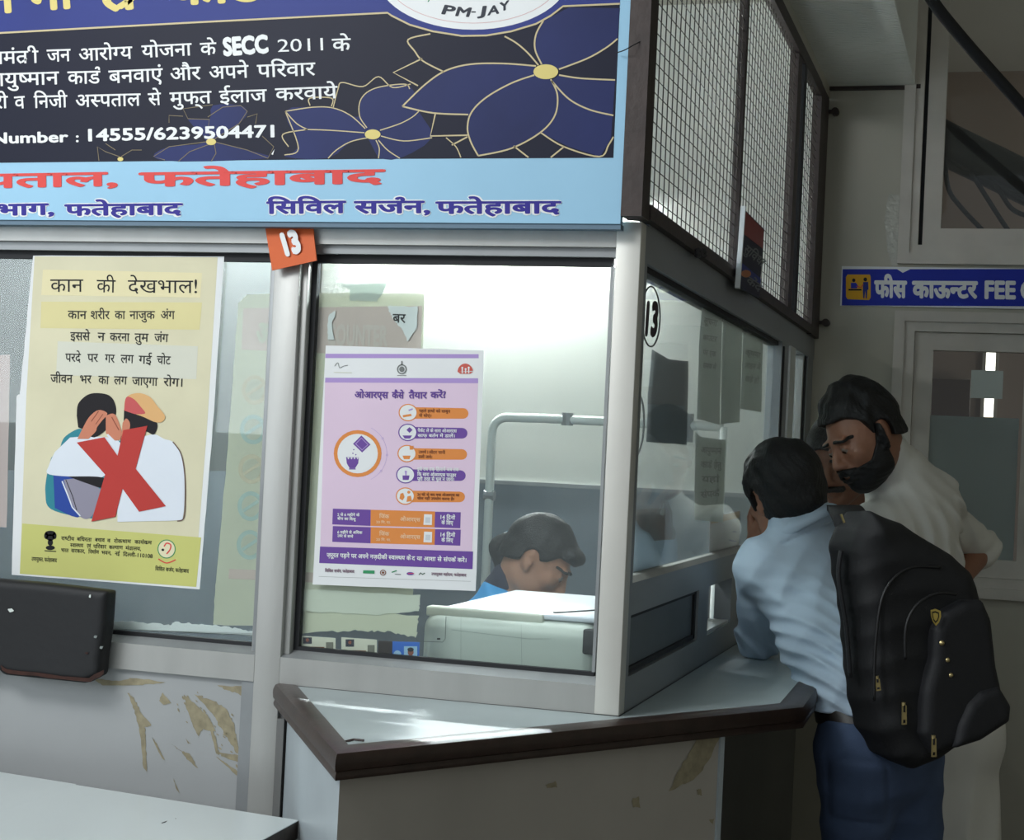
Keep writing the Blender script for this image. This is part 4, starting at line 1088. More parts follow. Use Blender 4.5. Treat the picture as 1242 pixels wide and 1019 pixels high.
# ---------------------------------------------------------------- old paper on the inside of the glass
YI = 0.048
M_fade = mat('faded_paper', rgb(222, 222, 204), 0.8, 0, 0.1, 5, transl=0.3)
fp = empty('faded_poster', on(330, 760, 1, YI), 'faded old poster with a pink band and faint discs, behind the front upright', 'poster')
sheet('paper', [(289, 368), (300, 357), (420, 355), (515, 356), (513, 420), (505, 600), (500, 730), (440, 762), (258, 758), (262, 700), (275, 560)], YI, M_fade, fp, amp=0.5, seed=4)
I_fpink = ink('faded_pink_print', 210, 190, 182); I_fteal = ink('faded_teal_print', 176, 196, 190); I_ftan = ink('faded_tan_print', 206, 196, 172)
pr = Print(1, YI, -1)
pr.poly([(295, 374), (512, 371), (510, 434), (293, 424)], I_fpink, 1)
for (cx, cy, m_) in ((309, 473, I_ftan), (307, 521, I_fteal), (305, 569, I_ftan), (304, 614, I_fteal), (303, 661, I_fteal)): pr.disc(cx, cy, 16, 18, m_, 1); pr.disc(cx, cy, 11, 13, M_fade, 2); pr.line([(cx - 9, cy + 6), (cx + 9, cy - 6)], 4, m_, 3)
pr.poly([(278, 690), (500, 700), (499, 712), (277, 702)], I_fpink, 1)
pr.build('printed_background', fp)
t = Print(1, YI, -1); t.text('अ', (310, 417), (330, 418), 24, M_fade, 3, 0.05); t.text('COUNTER', (396, 418), (470, 420), 24, ink('faded_white_print', 211, 198, 190), 3, 0.04, latin=True)
t.build('faded_lettering', fp)
tp = empty('torn_paper', on(470, 414, 1, 0.047), 'torn white paper scrap with Hindi letters above the pink poster', 'paper')
sheet('paper', [(470, 371), (507, 372), (505, 398), (494, 414), (489, 402), (478, 388), (472, 378)], 0.045, I_paper, tp, amp=0.7, seed=2)
t = Print(1, 0.0448, -1); t.text('बर', (476, 391), (492, 391.5), 10, I_black, 2, 0.02); t.build('lettering', tp)
tag(sheet('curled_tape', [(399, 382), (407, 376), (406, 384), (402, 392), (405, 412), (398, 412), (397, 396)], 0.045, I_paper, amp=0.5), 'curled torn paper edge beside the Hindi scrap, above the pink poster', 'paper')
tag(sheet('tape_strip', [(410, 346), (470, 342), (464, 356), (456, 366), (424, 364), (424, 350)], 0.046, mat('cloudy_tape', rgb(214, 222, 214), 0.4, transl=0.4), amp=0.6), 'cloudy tape at the top of the right window', 'tape')
tag(sheet('paper_sheet', [(-60, 432), (12, 430), (8, 640), (-64, 636)], 0.05, ink('soft_pink_paper', 214, 188, 186), amp=0.3), 'pinkish paper at the left edge, beyond the ear care poster', 'paper')
tag(sheet('white_paper_strip', [(132, 752), (205, 758), (212, 755), (262, 758), (308, 766), (309, 771), (240, 767), (135, 764)], 0.046, I_paper, amp=1.2, n=14, seed=5), 'torn white strip along the foot of the left window', 'paper')
# crumpled strips, the two identity cards and the blue photo card low in the right window
tag(sheet('paper_strip', [(362, 714), (510, 722), (508, 741), (455, 746), (362, 741)], 0.0445, ink('off_white_strip', 222, 224, 208), amp=0.8, seed=8), 'upper crumpled paper strip below the pink poster', 'paper', 'paper strips in the right window')
tag(sheet('paper_strip', [(362, 742), (508, 746), (505, 774), (470, 766), (430, 765), (362, 768)], 0.0462, ink('ivory_strip', 214, 214, 190), amp=1.4, seed=9), 'lower torn paper strip just above the small cards', 'paper', 'paper strips in the right window')
def card(x0, y0, x1, y1, dy, label):
    c = empty('identity_card', on(x0, y1, 1, 0.0440), label, 'card', 'small cards at the foot of the right window')
    q = [(x0, y0), (x1, y0 + dy), (x1, y1 + dy), (x0, y1)]
    sheet('card', q, 0.0440, ink('card_stock', 226, 222, 204), c, n=1)
    p_ = Print(1, 0.0440, -1)
    w_ = x1 - x0; h_ = y1 - y0
    p_.rect(x0 + .12 * w_, y0 + .12 * h_, x0 + .36 * w_, y0 + .55 * h_, ink('portrait_dark', 44, 44, 62), 1); p_.disc(x0 + .24 * w_, y0 + .3 * h_, 2, 2.2, I_skin2, 2)
    p_.rect(x0 + .74 * w_, y0 + .45 * h_, x0 + .94 * w_, y0 + .88 * h_, ink('smudge_grey', 128, 126, 114), 1)
    p_.line([(x0 + .3 * w_, y0 + .78 * h_), (x0 + .7 * w_, y0 + .8 * h_)], 1.3, ink('brown_print', 128, 74, 46), 1); p_.line([(x0 + .36 * w_, y0 + .93 * h_), (x0 + .66 * w_, y0 + .94 * h_)], 1.0, MATS['brown_print'], 1)
    p_.build('printing', c); return c
card(362, 771, 407, 789, 3, 'left identity card beside the gasket at the foot of the right window')
card(414, 773, 457, 794, 3, 'second identity card, between the first one and the blue photo card')
tag(sheet('card_back', [(459, 777), (476, 778), (476, 801), (458, 799)], 0.0440, ink('dark_card', 52, 42, 40), n=1), 'dark brown card left of the blue photo card', 'card', 'small cards at the foot of the right window')
pc_ = empty('photo_card', on(490, 802, 1, 0.0440), 'bright blue card with a passport photograph', 'card', 'small cards at the foot of the right window')
sheet('card', [(476, 778), (509, 779), (508, 804), (475, 801)], 0.0440, ink('bright_blue_card', 44, 110, 210), pc_, n=1)
pr = Print(1, 0.0440, -1); pr.rect(490, 784, 506, 802.5, ink('pale_blue_print', 168, 206, 236), 1); pr.disc(498, 799, 7, 4.2, ink('deep_blue_print', 40, 52, 132), 2); pr.disc(498, 791, 3.6, 4.4, I_skin2, 3); pr.disc(498, 788, 3.8, 2.6, I_hair, 4); pr.disc(482, 795, 5, 6, MATS['pale_blue_print'], 1); pr.build('photograph', pc_)

# ---------------------------------------------------------------- side window: number, notices
pr = Print(0, -0.0235, 1)
pr.ring(789.5, 384, 11.0, 36.5, 1.9, I_black, 2, 48)
pr.text('13', (782, 405), (797, 406), 37, ink('maroon_black_print', 46, 26, 34), 3, 0.06, latin=True)
tag(pr.build('number_sticker'), 'oval ring with a black 13 on the side window, clear inside', 'sticker')  # ring and digits only, the glass between them stays clear
M_note = mat('backlit_notice_paper', rgb(196, 200, 194), 0.8, 0, 0.08, 4, transl=0.5)
M_note_d = mat('grey_notice_paper', rgb(150, 156, 160), 0.8, 0, 0.15, 4, transl=0.4)
I_fgrey = ink('faint_notice_print', 104, 108, 106)
def notice(px, label, rows, m=None, name='notice', xs=-0.031):
    c = empty(name, on(px[-1][0], px[-1][1], 0, xs), label, 'notice', 'paper notices inside the side window')
    sheet('paper', px, xs, m or M_note, c, axis=0, nrm=1, n=3, amp=0.4, seed=len(label))
    if rows:
        p_ = Print(0, xs, 1)
        for (s_, x0, y0, x1, y1, h_) in rows: p_.text(s_, (x0, y0), (x1, y1), h_, I_fgrey, 1, 0.02)
        p_.build('lettering', c)
    return c
notice([(791, 424), (812, 436), (835, 438), (833, 540), (784, 536), (786, 480)], 'large dark grey notice nearest the encircled 13', [], M_note_d)
notice([(852, 366), (876, 378), (873, 515), (845, 508), (848, 420)], 'tall pale notice left of the bright joint in the side window', [('सूचना', 853, 392, 869, 396, 7), ('काउंटर', 852, 412, 869, 415, 6), ('पर एक', 852, 430, 868, 433, 6), ('समय में', 852, 446, 868, 449, 6)])
notice([(877, 380), (901, 391), (897, 512), (874, 515)], 'tall pale notice right of the bright joint in the side window', [])
notice([(902, 402), (926, 412), (923, 500), (898, 496)], 'pale notice near the right end of the side window', [('कृपया', 903, 430, 922, 434, 6), ('लाइन में', 903, 446, 922, 449, 6), ('खड़े हों', 903, 462, 920, 465, 6)])
notice([(843, 524), (850, 530), (880, 534), (877, 634), (842, 630)], 'lower notice with four dark lines in the side window', [('आयु{ष}मान', 850, 549, 875, 551, 7), ('काड^ हेतु', 850, 567, 875, 568, 7), ('यहां', 851, 585, 873, 585, 7), ('संपक^', 850, 604, 873, 602, 7)])
pk = empty('leaflet', on(880, 690, 0, -0.032), 'pink and orange leaflet low in the side window by the blue shirt', 'leaflet')
sheet('paper', [(861, 627), (898, 619), (896, 668), (860, 676)], -0.032, ink('leaflet_pink', 214, 196, 200), pk, axis=0, nrm=1, n=2, amp=0.2)
pr = Print(0, -0.032, 1); pr.poly([(862, 628), (897, 620), (897, 628), (862, 636)], ink('leaflet_orange', 224, 170, 120), 1); pr.line([(884, 655), (893, 657)], 1.5, I_purple, 1); pr.line([(889, 645), (893, 645)], 1.5, I_purple, 1); pr.build('printing', pk)
tag(sheet('plastic_sleeve', [(768, 618), (807, 616), (806, 660), (797, 694), (766, 700)], -0.035, mat('cloudy_plastic', rgb(150, 162, 168), 0.25, 0, 0.35, 8, transl=0.3), axis=0, nrm=1, amp=0.5), 'cloudy plastic sleeve low in the side window beside the corner post', 'plastic sleeve')
tag(MB().tube(spline([on(x, y, 0, -0.035) for x, y in ((776, 478), (780, 492), (781, 512), (779, 535), (773, 553))], 5), 0.0022, M_gasket, 6).build('wire', smooth=True), 'thin black wire hanging inside the side window by the corner post', 'wire')

# ---------------------------------------------------------------- blue fee counter sign on the back wall
YS = YB - 0.012
fs = empty('fee_counter_sign', (0.4, YS, 2.082), 'blue fee counter sign with white letters on the back wall', 'sign')
b = MB(); x0, z0, x1, z1 = 0.086, 2.086, 1.06, 2.229
b.box((x0, YS, z0), (x1, YB - 0.001, z1), I_white); b.build('board', fs)
I_sblue = ink('sign_blue', 36, 52, 170)
pr = Print(1, YS, -1)
pr.poly([on_ for on_ in ((1022, 326.5), (1088, 326.5), (1095, 331), (1104, 326.5), (1420, 326), (1420, 372.5), (1021, 370.5))], I_sblue, 1); pr.build('blue_field', fs)
pr = Print(1, YS, -1)
pr.poly([(1028, 333), (1055, 333), (1056, 336), (1056, 361), (1054, 364), (1028, 363), (1026, 360), (1026, 336)], ink('amber_sign_yellow', 226, 172, 40), 2)
pr.disc(1035.5, 340, 2, 2.2, I_black, 3); pr.disc(1049.5, 339, 2.2, 2.4, I_black, 3)
pr.poly([(1032, 343), (1038, 343), (1041, 347), (1039, 350), (1032, 350)], I_sblue, 3); pr.poly([(1047, 342), (1053, 342), (1053.5, 351), (1052, 352), (1051.5, 362), (1050, 362), (1049.5, 353), (1048.5, 362), (1047, 362), (1046.5, 352)], ink('deep_blue_print', 40, 52, 132), 3)
pr.poly([(1029, 350.5), (1045, 350.5), (1045, 352.5), (1029, 352.5)], I_black, 3); pr.line([(1039, 347), (1044, 349), (1047, 345)], 1.2, I_red, 4)
pr.build('pictogram', fs)
pr = Print(1, YS, -1)
pr.text('फीस', (1060, 360), (1100, 360.5), 18.5, I_white, 2, 0.05); pr.text('काऊ{न}टर', (1106, 360.5), (1186, 361), 18.5, I_white, 2, 0.05)
pr.text('FEE', (1194, 361.5), (1232, 362), 20, I_white, 2, 0.045, latin=True); pr.text('COUNTER', (1237.5, 362), (1340, 363), 20, I_white, 2, 0.045, latin=True)
pr.build('lettering', fs)
# scuffed tape above the sign
tag(sheet('peeling_tape', [(1076, 236), (1091, 236), (1094, 262), (1091, 300), (1090, 322), (1081, 323), (1076, 300), (1072, 266)], YB - 0.003, mat('shiny_clear_tape', rgb(196, 194, 182), 0.15, 0.1, 0.1, 20, 0.6, 30), amp=1.4, n=6), 'shiny wrinkled tape on the back wall left of the transom window', 'tape')
# ================================================================ counter wrapped round the corner of the booth
M_top = mat('pale_counter_laminate', rgb(170, 182, 184), 0.38, 0, 0.10, 4)
M_mould = mat('dark_polished_wood', rgb(58, 42, 36), 0.36, 0, 0.45, 22, 0.04, 60)
M_cbase = mat('grey_counter_laminate', rgb(176, 170, 160), 0.4, 0, 0.12, 4)
M_cbase_l = mat('pale_counter_side', rgb(176, 186, 190), 0.35, 0, 0.15, 5)
M_side_laminate = mat('booth_side_laminate', rgb(112, 112, 110), 0.5, 0, 0.15, 4)  # the laminate's own darker grey
ct = empty('counter', (0, 0, 0), 'wedge shaped pale counter with dark wooden edge round the corner of the booth', 'counter')
inn = [(-0.672, -0.003), (-0.328, -0.563), (0.262, 0.357), (0.251, 0.95), (0.235, 2.92)]
out = [(-0.726, -0.003), (-0.316, -0.648), (0.318, 0.345), (0.305, 0.95), (0.285, 2.92)]
b = MB(); b.prism(inn + [(0.003, 2.92), (0.003, -0.003)], 0.962, 0.9995, M_top); b.build('countertop', ct)
b = MB()
prof = [(0.0, 1.0), (0.06, 1.002), (0.74, 1.002), (0.90, 0.999), (0.985, 0.990), (1.0, 0.981), (0.975, 0.972), (0.90, 0.969), (0.93, 0.965), (0.955, 0.961), (0.93, 0.956), (0.0, 0.956)]
vs = []; 
for (i_, o_) in zip(inn, out):
    for (t_, z) in prof: vs.append((i_[0] + (o_[0] - i_[0]) * t_, i_[1] + (o_[1] - i_[1]) * t_, z))
npf = len(prof); fs = []
for s_ in range(len(inn) - 1):
    for k in range(npf): fs.append((s_ * npf + k, s_ * npf + (k + 1) % npf, (s_ + 1) * npf + (k + 1) % npf, (s_ + 1) * npf + k))
fs.append(tuple(range(npf))); fs.append(tuple((len(inn) - 1) * npf + k for k in range(npf))[::-1])
b.add(vs, fs, M_mould); o = b.build('wooden_edge', ct)
o.data.polygons.foreach_set('use_smooth', [True] * len(o.data.polygons)); o.data.set_sharp_from_angle(angle=math.radians(40))
B0, B1, B2, B3 = (-0.700, 0.0), (-0.327, -0.598), (0.176, 0.180), (0.003, 0.30)
def wallq(a, c, z0, z1, th, m):
    a, c = np.array(a), np.array(c); d = (c - a) / np.linalg.norm(c - a); n = np.array([-d[1], d[0]]) * th
    return MB().prism([tuple(a), tuple(c), tuple(c + n), tuple(a + n)], z0, z1, m)
B1i = (B1[0] + 0.002, B1[1] + 0.026)
MB().prism([B1, B2, (B2[0] - 0.0168, B2[1] + 0.0109), B1i], 0.0, 0.955, M_cbase).build('front_panel', ct)
MB().prism([(B0[0] + 0.01, -0.004), B1, B1i, (B0[0] + 0.034, -0.004)], 0.0, 0.955, M_cbase_l).build('side_panel', ct)
wallq(B2, (0.004, 0.295), 0.0, 0.955, 0.018, M_side_laminate).build('return_panel', ct)
b = MB(); dd = np.array([0.503, 0.778]) / 0.9265
e0 = np.array(B2) - dd * 0.012 + np.array([0.004, -0.0025]); b.prism([tuple(e0), tuple(np.array(B2) + np.array([0.004, -0.0025])), tuple(np.array(B2) + np.array([0, 0.0])), tuple(e0 - np.array([0.004, -0.0025]))], 0.0, 0.954, M_cbase_l); b.build('edge_strip', ct)
b = MB(); b.box((MX1 + 0.001, -0.004, 0.0), (-0.697, 0.03, 0.93), M_side_laminate); b.build('edge_strip', ct)
# worn corner on the front panel and a nail on the top's corner
def onfront(px, py, off=0.0012):
    a = np.array([B1[0], B1[1], 0]); n = np.array([dd[1], -dd[0], 0.0]); d = ray(px, py)
    return CAM + d * (((a + n * off - CAM) @ n) / (d @ n))
rr = random.Random(4)
def patch(pl, am, n=5, seed=0):
    q = ragged(pl, am, n, seed); return MB().add([onfront(*p) for p in q], [tuple(range(len(q)))], M_worn)
pw = MB()
for i, (pl, am) in enumerate([([(846, 892), (876, 888), (862, 916), (848, 940), (832, 950), (812, 960), (822, 936), (836, 914)], 1.2), ([(662, 952), (674, 948), (676, 955), (664, 956)], 0.7), ([(766, 970), (775, 966), (776, 980), (768, 979)], 0.9), ([(845, 958), (850, 957), (851, 965), (846, 964)], 0.6), ([(860, 995), (866, 993), (865, 1001)], 0.6), ([(870, 950), (874, 949), (872, 954)], 0.5)]):
    q = ragged(pl, am, 4, i); pw.add([onfront(*p) for p in q], [tuple(range(len(q)))], M_worn); pw.cut()
pw.build('worn_patch', ct)
b = MB(); b.tube([(-0.346, -0.535, 1.0), (-0.335, -0.525, 1.003), (-0.315, -0.53, 1.004)], 0.0022, M_rust, 6); b.build('bent_nail', ct)
# lower walls of the booth under the counter
b = MB(); b.box((-0.03, 0.06, 0.0), (-0.001, YB - 0.05, 0.999), M_side_laminate); b.build('base_panel', ct)
b = MB(); b.box((MX1, 0.01, 0.0), (-0.001, 0.058, 0.999), M_side_laminate); b.build('base_panel', ct)

# ---------------------------------------------------------------- white tables in the left foreground
M_table = mat('white_table_laminate', rgb(212, 220, 220), 0.3, 0, 0.05, 3)
M_edge = mat('dark_chipped_edge', rgb(64, 54, 46), 0.6, 0, 0.5, 60)
u = nz([-0.531, 0.072, 0]); v_ = nz([0.04, -1.0, 0])
def table(c, length, depth, label, name='table'):
    c = np.array(c, float)          # far right corner of the top, on its surface
    p = [c, c + u * length, c + u * length + v_ * depth, c + v_ * depth]
    t_ = empty(name, (*(sum(p)[:2] / 4), 0), label, 'table', 'white tables in the left foreground')
    poly = [tuple(q[:2]) for q in p]
    MB().prism(poly, 0.7785, 0.780, M_table).build('laminate_top', t_)
    MB().prism(poly, 0.745, 0.7785, M_edge).build('edge_band', t_)
    for a_, b_ in ((0.06, 0.06), (length - 0.06, 0.06), (length - 0.06, depth - 0.06), (0.06, depth - 0.06)):
        q = c + u * a_ + v_ * b_; MB().box((q[0] - 0.02, q[1] - 0.02, 0.0), (q[0] + 0.02, q[1] + 0.02, 0.745), M_gasket).build('leg', t_)
    MB().bar(c + u * 0.1 + v_ * 0.08 + np.array([0, 0, -0.075]), c + u * (length - 0.1) + v_ * 0.08 + np.array([0, 0, -0.075]), 0.02, 0.05, M_gasket).build('apron', t_)
    return t_, c
t1, c1 = table((-0.564, -0.212, 0.78), 0.532, 0.62, 'white topped table nearest the counter, with a chipped dark edge')
t2, c2 = table(np.array([-0.564, -0.212, 0.78]) + u * 0.5325 + np.array([0, 0.006, 0.0]), 0.9, 0.62, 'white topped table at the left edge, its top set slightly further back')
pr = Print(2, 0.7801, 1)
pr.poly([(196, 998), (203, 995.5), (201, 997.5), (196, 999)], mat('black_scrap', rgb(30, 30, 30), 0.7), 1); pr.poly([(212, 993), (214, 992.5), (213, 993.5)], MATS['black_scrap'], 1)
tag(pr.build('chip_mark', t1))

# ---------------------------------------------------------------- black chair pushed against the panel
M_rex = mat('black_leatherette', rgb(15, 15, 18), 0.6, 0, 0.3, 10, 0.06, 40)
ch = empty('chair', (-1.26, -0.24, 0), 'black padded chair with a worn backrest against the laminate panel', 'chair')
bx = lambda px, py: on(px, py, 1, -0.03)
sd = SDF(0.0)
Mx = np.array([[1.0, 0, 0], [0, 0, 1.0], [0, -1.0, 0]])
cb = np.array([-1.27, -0.028, 1.07])
pts = [(bx(*p) - cb) @ Mx.T for p in ((-190, 684), (-95, 690), (0, 702), (60, 707), (136, 716), (133, 760), (127, 800), (126, 818), (108, 828), (60, 823), (10, 818), (0, 808), (-60, 806), (-170, 800), (-195, 770))]
sd.poly([p[:2] for p in pts], cb, Mx, 0.026, 0.014)
sdf_obj('backrest', sd, (-1.80, -0.08, 0.9), (-1.06, 0.02, 1.24), 0.005, M_rex, ch)
M_foam = mat('worn_brown_foam', rgb(66, 38, 30), 0.9, 0, 0.5, 40)
Pf = Print(1, -0.0562, -1)
b = MB()
for (pl, am, m_) in (([(0, 806), (8, 812), (60, 818), (108, 823), (126, 812), (126, 818), (109, 827), (60, 822), (10, 817), (2, 812)], 0.8, M_foam), ([(9, 739), (14, 738), (17, 741), (12, 743)], 0.3, ink('white_fluff', 214, 220, 214)), ([(108, 722), (110, 721), (110, 725), (108, 725)], 0.3, MATS['white_fluff']), ([(114, 771), (118, 771), (117, 774), (114, 774)], 0.3, ink('lint_grey', 130, 136, 134)), ([(121, 784), (125, 784), (124, 787), (121, 787)], 0.3, MATS['lint_grey']), ([(102, 792), (107, 791), (106, 794)], 0.3, M_foam)):
    Pf.poly(ragged(pl, am, 3, 2), m_, 1); Pf.cut()
Pf.build('worn_patch', ch)
sd = SDF(0.0); sd.box((-1.42, -0.27, 0.45), (0.24, 0.21, 0.035), None, 0.03); sdf_obj('seat', sd, (-1.70, -0.5, 0.40), (-1.14, -0.04, 0.5), 0.01, M_rex, ch)
MB().tube([(-1.44, -0.20, 0.41), (-1.44, -0.055, 0.43), (-1.44, -0.04, 0.52), (-1.44, -0.035, 1.0)], 0.012, M_gasket, 8).build('back_support', ch, True)
MB().tube([(-1.42, -0.27, 0.07), (-1.42, -0.27, 0.42)], 0.025, M_gasket, 10).build('column', ch, True)
for k in range(5):
    a = 0.3 + 2 * PI * k / 5
    MB().bar((-1.42, -0.27, 0.075), (-1.42 + 0.24 * math.cos(a), -0.27 + 0.24 * math.sin(a), 0.055), 0.035, 0.025, M_gasket).build('leg', ch)
    MB().tube([(-1.42 + 0.24 * math.cos(a) - 0.012, -0.27 + 0.24 * math.sin(a), 0.025), (-1.42 + 0.24 * math.cos(a) + 0.012, -0.27 + 0.24 * math.sin(a), 0.025)], 0.024, M_gasket, 10).build('caster', ch)

# ================================================================ inside the booth
# fluorescent tubes: the booth's own two, plus one added behind the banner
def tube_light(name, a, b_, label, strength, off=(0, 0, 0.028), wide=0.04):
    t_ = empty(name, a, label, 'light')
    a, b_ = np.array(a, float), np.array(b_, float)
    MB().tube([a, b_], 0.013, mat('lit_tube_%d' % strength, (0.93, 0.98, 1.0, 1), 0.4, emit=strength), 12).build('tube', t_)
    d = nz(b_ - a)
    f = MB(); f.bar(a - d * 0.03 + np.array(off), b_ + d * 0.03 + np.array(off), wide, 0.022, I_white); f.build('batten', t_)
    f = MB(); f.tube([a - d * 0.02, a], 0.015, I_white, 10); f.build('end_cap', t_); f = MB(); f.tube([b_, b_ + d * 0.02], 0.015, I_white, 10); f.build('end_cap', t_)
    return t_
tube_light('tube_light', (-1.72, YB - 0.10, 2.42), (-0.72, YB - 0.10, 2.42), 'bright tube light high on the back wall of the booth', 520, (0, 0.02, 0.032), 0.15)  # batten widened so that it shades the wall above the tube
tube_light('tube_light', (-0.62, 0.15, 1.900), (-0.058, 0.15, 1.900), 'bright tube light behind the head rail of the right window', 90)

tl = tube_light('tube_light', (-1.0, 0.6, 2.45), (-1.0, 1.8, 2.45), 'added unseen tube behind the banner that brightens the soffit', 55)  # added tube, hidden from view, to throw light on the soffit
for y_ in (0.75, 1.65): MB().tube([(-1.0, y_, 2.489), (-1.0, y_, 3.5)], 0.006, M_alu_d, 8).build('suspension_rod', tl)  # rods for the added tube to hang from
# desk along the inside of the front windows and the printer standing on it
dk = empty('desk', (-0.9, 0.4, 0), 'grey desk behind the right window under the printer', 'desk')
MB().box((-1.6, 0.065, 0.72), (-0.045, 0.78, 0.748), M_dado).build('desktop', dk)
for x_ in (-1.58, -0.07):
    MB().box((x_ - 0.015, 0.08, 0), (x_ + 0.015, 0.76, 0.72), M_dado).build('side_panel', dk)

pn = empty('printer', (-0.25, 0.4, 0.748), 'large off white printer with flat lid behind the right window', 'printer')
M_prn = mat('printer_grey_plastic', rgb(196, 204, 196), 0.45, 0, 0.04, 5)
M_lid = mat('printer_white_lid', rgb(226, 230, 240), 0.35)
Y0 = 0.11
def pf(px, py): return on(px, py, 1, Y0)
xL, xR = pf(510, 745)[0], -0.075
sd = SDF(0.004)
sd.box(((xL + xR) / 2, Y0 + 0.27, 0.955), ((xR - xL) / 2, 0.27, 0.205), None, 0.035)
sdf_obj('body', sd, (xL - 0.02, Y0 - 0.02, 0.735), (xR + 0.02, Y0 + 0.56, 1.17), 0.007, M_prn, pn)
b = MB(); b.box((xL + 0.045, Y0 + 0.02, 1.1605), (xR - 0.008, Y0 + 0.53, 1.172), M_lid); b.build('lid', pn, bevel=0.004)
b = MB(); b.box((xL + 0.006, Y0 + 0.015, 1.150), (xL + 0.26, Y0 + 0.05, 1.1705), mat('printer_cream_ledge', rgb(216, 218, 204), 0.5)); b.build('ledge', pn, bevel=0.004)
pp = Print(1, Y0 - 0.0004, -1)
pp.line([(511, 778), (537, 779), (540, 775), (541, 748)], 0.7, I_grey, 1); pp.line([(559, 747), (559, 800)], 0.35, ink('seam_grey', 150, 158, 152), 1); pp.line([(632, 758), (633, 812)], 0.35, MATS['seam_grey'], 1); pp.line([(548, 764), (640, 775), (668, 775)], 0.5, MATS['seam_grey'], 1)
pp.rect(530, 774, 534, 776, I_black, 1)
pp.build('seam', pn)
b = MB(); b.bar((xR - 0.105, Y0 + 0.05, 1.1735), (xR - 0.01, Y0 + 0.25, 1.1735), 0.008, 0.002, I_black); b.build('lid_slot', pn)
b = MB(); b.box((xR - 0.03, Y0 - 0.003, 1.10), (xR + 0.004, Y0 + 0.1, 1.15), M_gasket); b.build('side_panel', pn, bevel=0.004)

# white pipe rail in front of the back wall
M_pipe = mat('white_pipe', rgb(222, 228, 222), 0.4)
rl = empty('pipe_rail', (-1.1, 2.6, 0), 'white pipe rail with rounded corner standing at the back of the booth', 'rail')
MB().tube([(-1.095, 2.6, 0.0), (-1.10, 2.6, 1.50), (-1.10, 2.6, 1.55)] + [(-1.045 - 0.055 * math.cos(a), 2.6, 1.565 + 0.055 * math.sin(a)) for a in np.linspace(0.2, PI / 2, 7)] + [(-0.9, 2.6, 1.622), (-0.26, 2.6, 1.618)], 0.0165, M_pipe, 12).build('pipe', rl, True)
MB().tube([(-0.26, 2.6, 1.618), (-0.26, 2.6, 0.0)], 0.0165, M_pipe, 12).build('pipe', rl, True)
for p_, q_ in (((-1.118, 2.6, 1.335), (-1.08, 2.6, 1.335)), ((-0.82, 2.6, 1.60), (-0.82, 2.6, 1.645)), ((-0.385, 2.6, 1.56), (-0.385, 2.6, 1.66))): MB().tube([p_, q_], 0.02 if p_[0] < -1 else 0.0215, M_alu_d, 10).build('clamp', rl)

# ================================================================ cables on the right
M_cable = mat('black_cable', rgb(24, 25, 28), 0.6)
tag(MB().tube(spline([dep(1100, -60, 5.0), dep(1128, -4, 5.05), dep(1160, 38, 5.1), dep(1200, 84, 5.15), dep(1250, 140, 5.2), dep(1330, 235, 5.3)], 6), 0.019, M_cable, 12).build('cable', smooth=True), 'thick black cable running down in front of the transom window', 'cable')
cbn = empty('cable_bundle', dep(1200, 210, 6.6), 'drooping dark bundle of cables behind the transom window', 'cables')
MB().tube(spline([dep(1040, 130, 6.6), dep(1100, 150, 6.6), dep(1150, 176, 6.6), dep(1200, 200, 6.6), dep(1245, 222, 6.6), dep(1330, 262, 6.6)], 6), [0.085] * 31, M_cable, 14).build('bundle', cbn, True)
for pts in ([(1150, 190), (1168, 204), (1195, 216), (1245, 240)], [(1175, 205), (1192, 232), (1215, 268), (1232, 292)], [(1183, 212), (1205, 222), (1226, 252), (1245, 262)], [(1200, 212), (1222, 232), (1245, 246)], [(1146, 190), (1150, 228), (1166, 252), (1200, 288), (1215, 305)]):
    MB().tube(spline([dep(x, y, 6.55) for x, y in pts], 5), 0.010, M_cable, 8).build('cable', cbn, True)

# things in the room behind the lower window
wl = empty('glow_strip', (0.59, 5.39, 2.0), 'tall narrow glowing strip in the far room, standing in for reflected windows', None, None, 'structure')
MB().box((0.565, 5.385, 1.78), (0.610, 5.399, 2.25), mat('reflection_glow', (1, 0.98, 0.92, 1), 0.5, emit=3.0)).build('pane', wl)  # emissive strip in place of the windows mirrored in the hall glass
f = MB(); frame_rect(f, 0.548, 0.627, 1.76, 2.27, 0.017, 5.37, 5.4, M_white_frame); f.build('window_frame', wl)  # frame added round the glowing strip
tag(MB().box((0.555, YB + 0.032, 1.768), (0.665, YB + 0.033, 1.868), I_paper).build('paper_sheet'), 'white paper stuck inside the lower hall window', 'paper')
tag(MB().box((0.05, 5.2, 0), (0.50, 5.385, 1.95), mat('brown_cupboard', rgb(92, 72, 62), 0.5)).build('cupboard'), 'dark brown cupboard in the room behind the hall window', 'cupboard')
# ================================================================ people
M_skin = mat('brown_skin', rgb(150, 104, 80), 0.5, 0, 0.12, 30, 0.03, 200)
M_skin_d = mat('dark_brown_skin', rgb(128, 86, 66), 0.5, 0, 0.12, 30, 0.03, 200)
M_hair = mat('black_hair', rgb(14, 13, 14), 0.6, 0, 0.4, 120, 0.25, 260)
M_ghair = mat('greying_hair', rgb(62, 60, 60), 0.6, 0, 0.6, 160, 0.5, 220)
M_bshirt = mat('pale_blue_cotton', rgb(192, 210, 228), 0.8, 0, 0.05, 6, 0.04, 300)
M_kurta = mat('white_cotton', rgb(222, 220, 212), 0.8, 0, 0.06, 6, 0.04, 300)
M_jeans = mat('faded_denim', rgb(74, 92, 124), 0.85, 0, 0.35, 9, 0.1, 500)
M_leather = mat('dark_leather', rgb(34, 28, 26), 0.4)
M_blue = mat('bright_blue_cloth', rgb(58, 170, 240), 0.7, 0, 0.15, 6)
M_navy = mat('navy_cloth', rgb(36, 38, 58), 0.8)
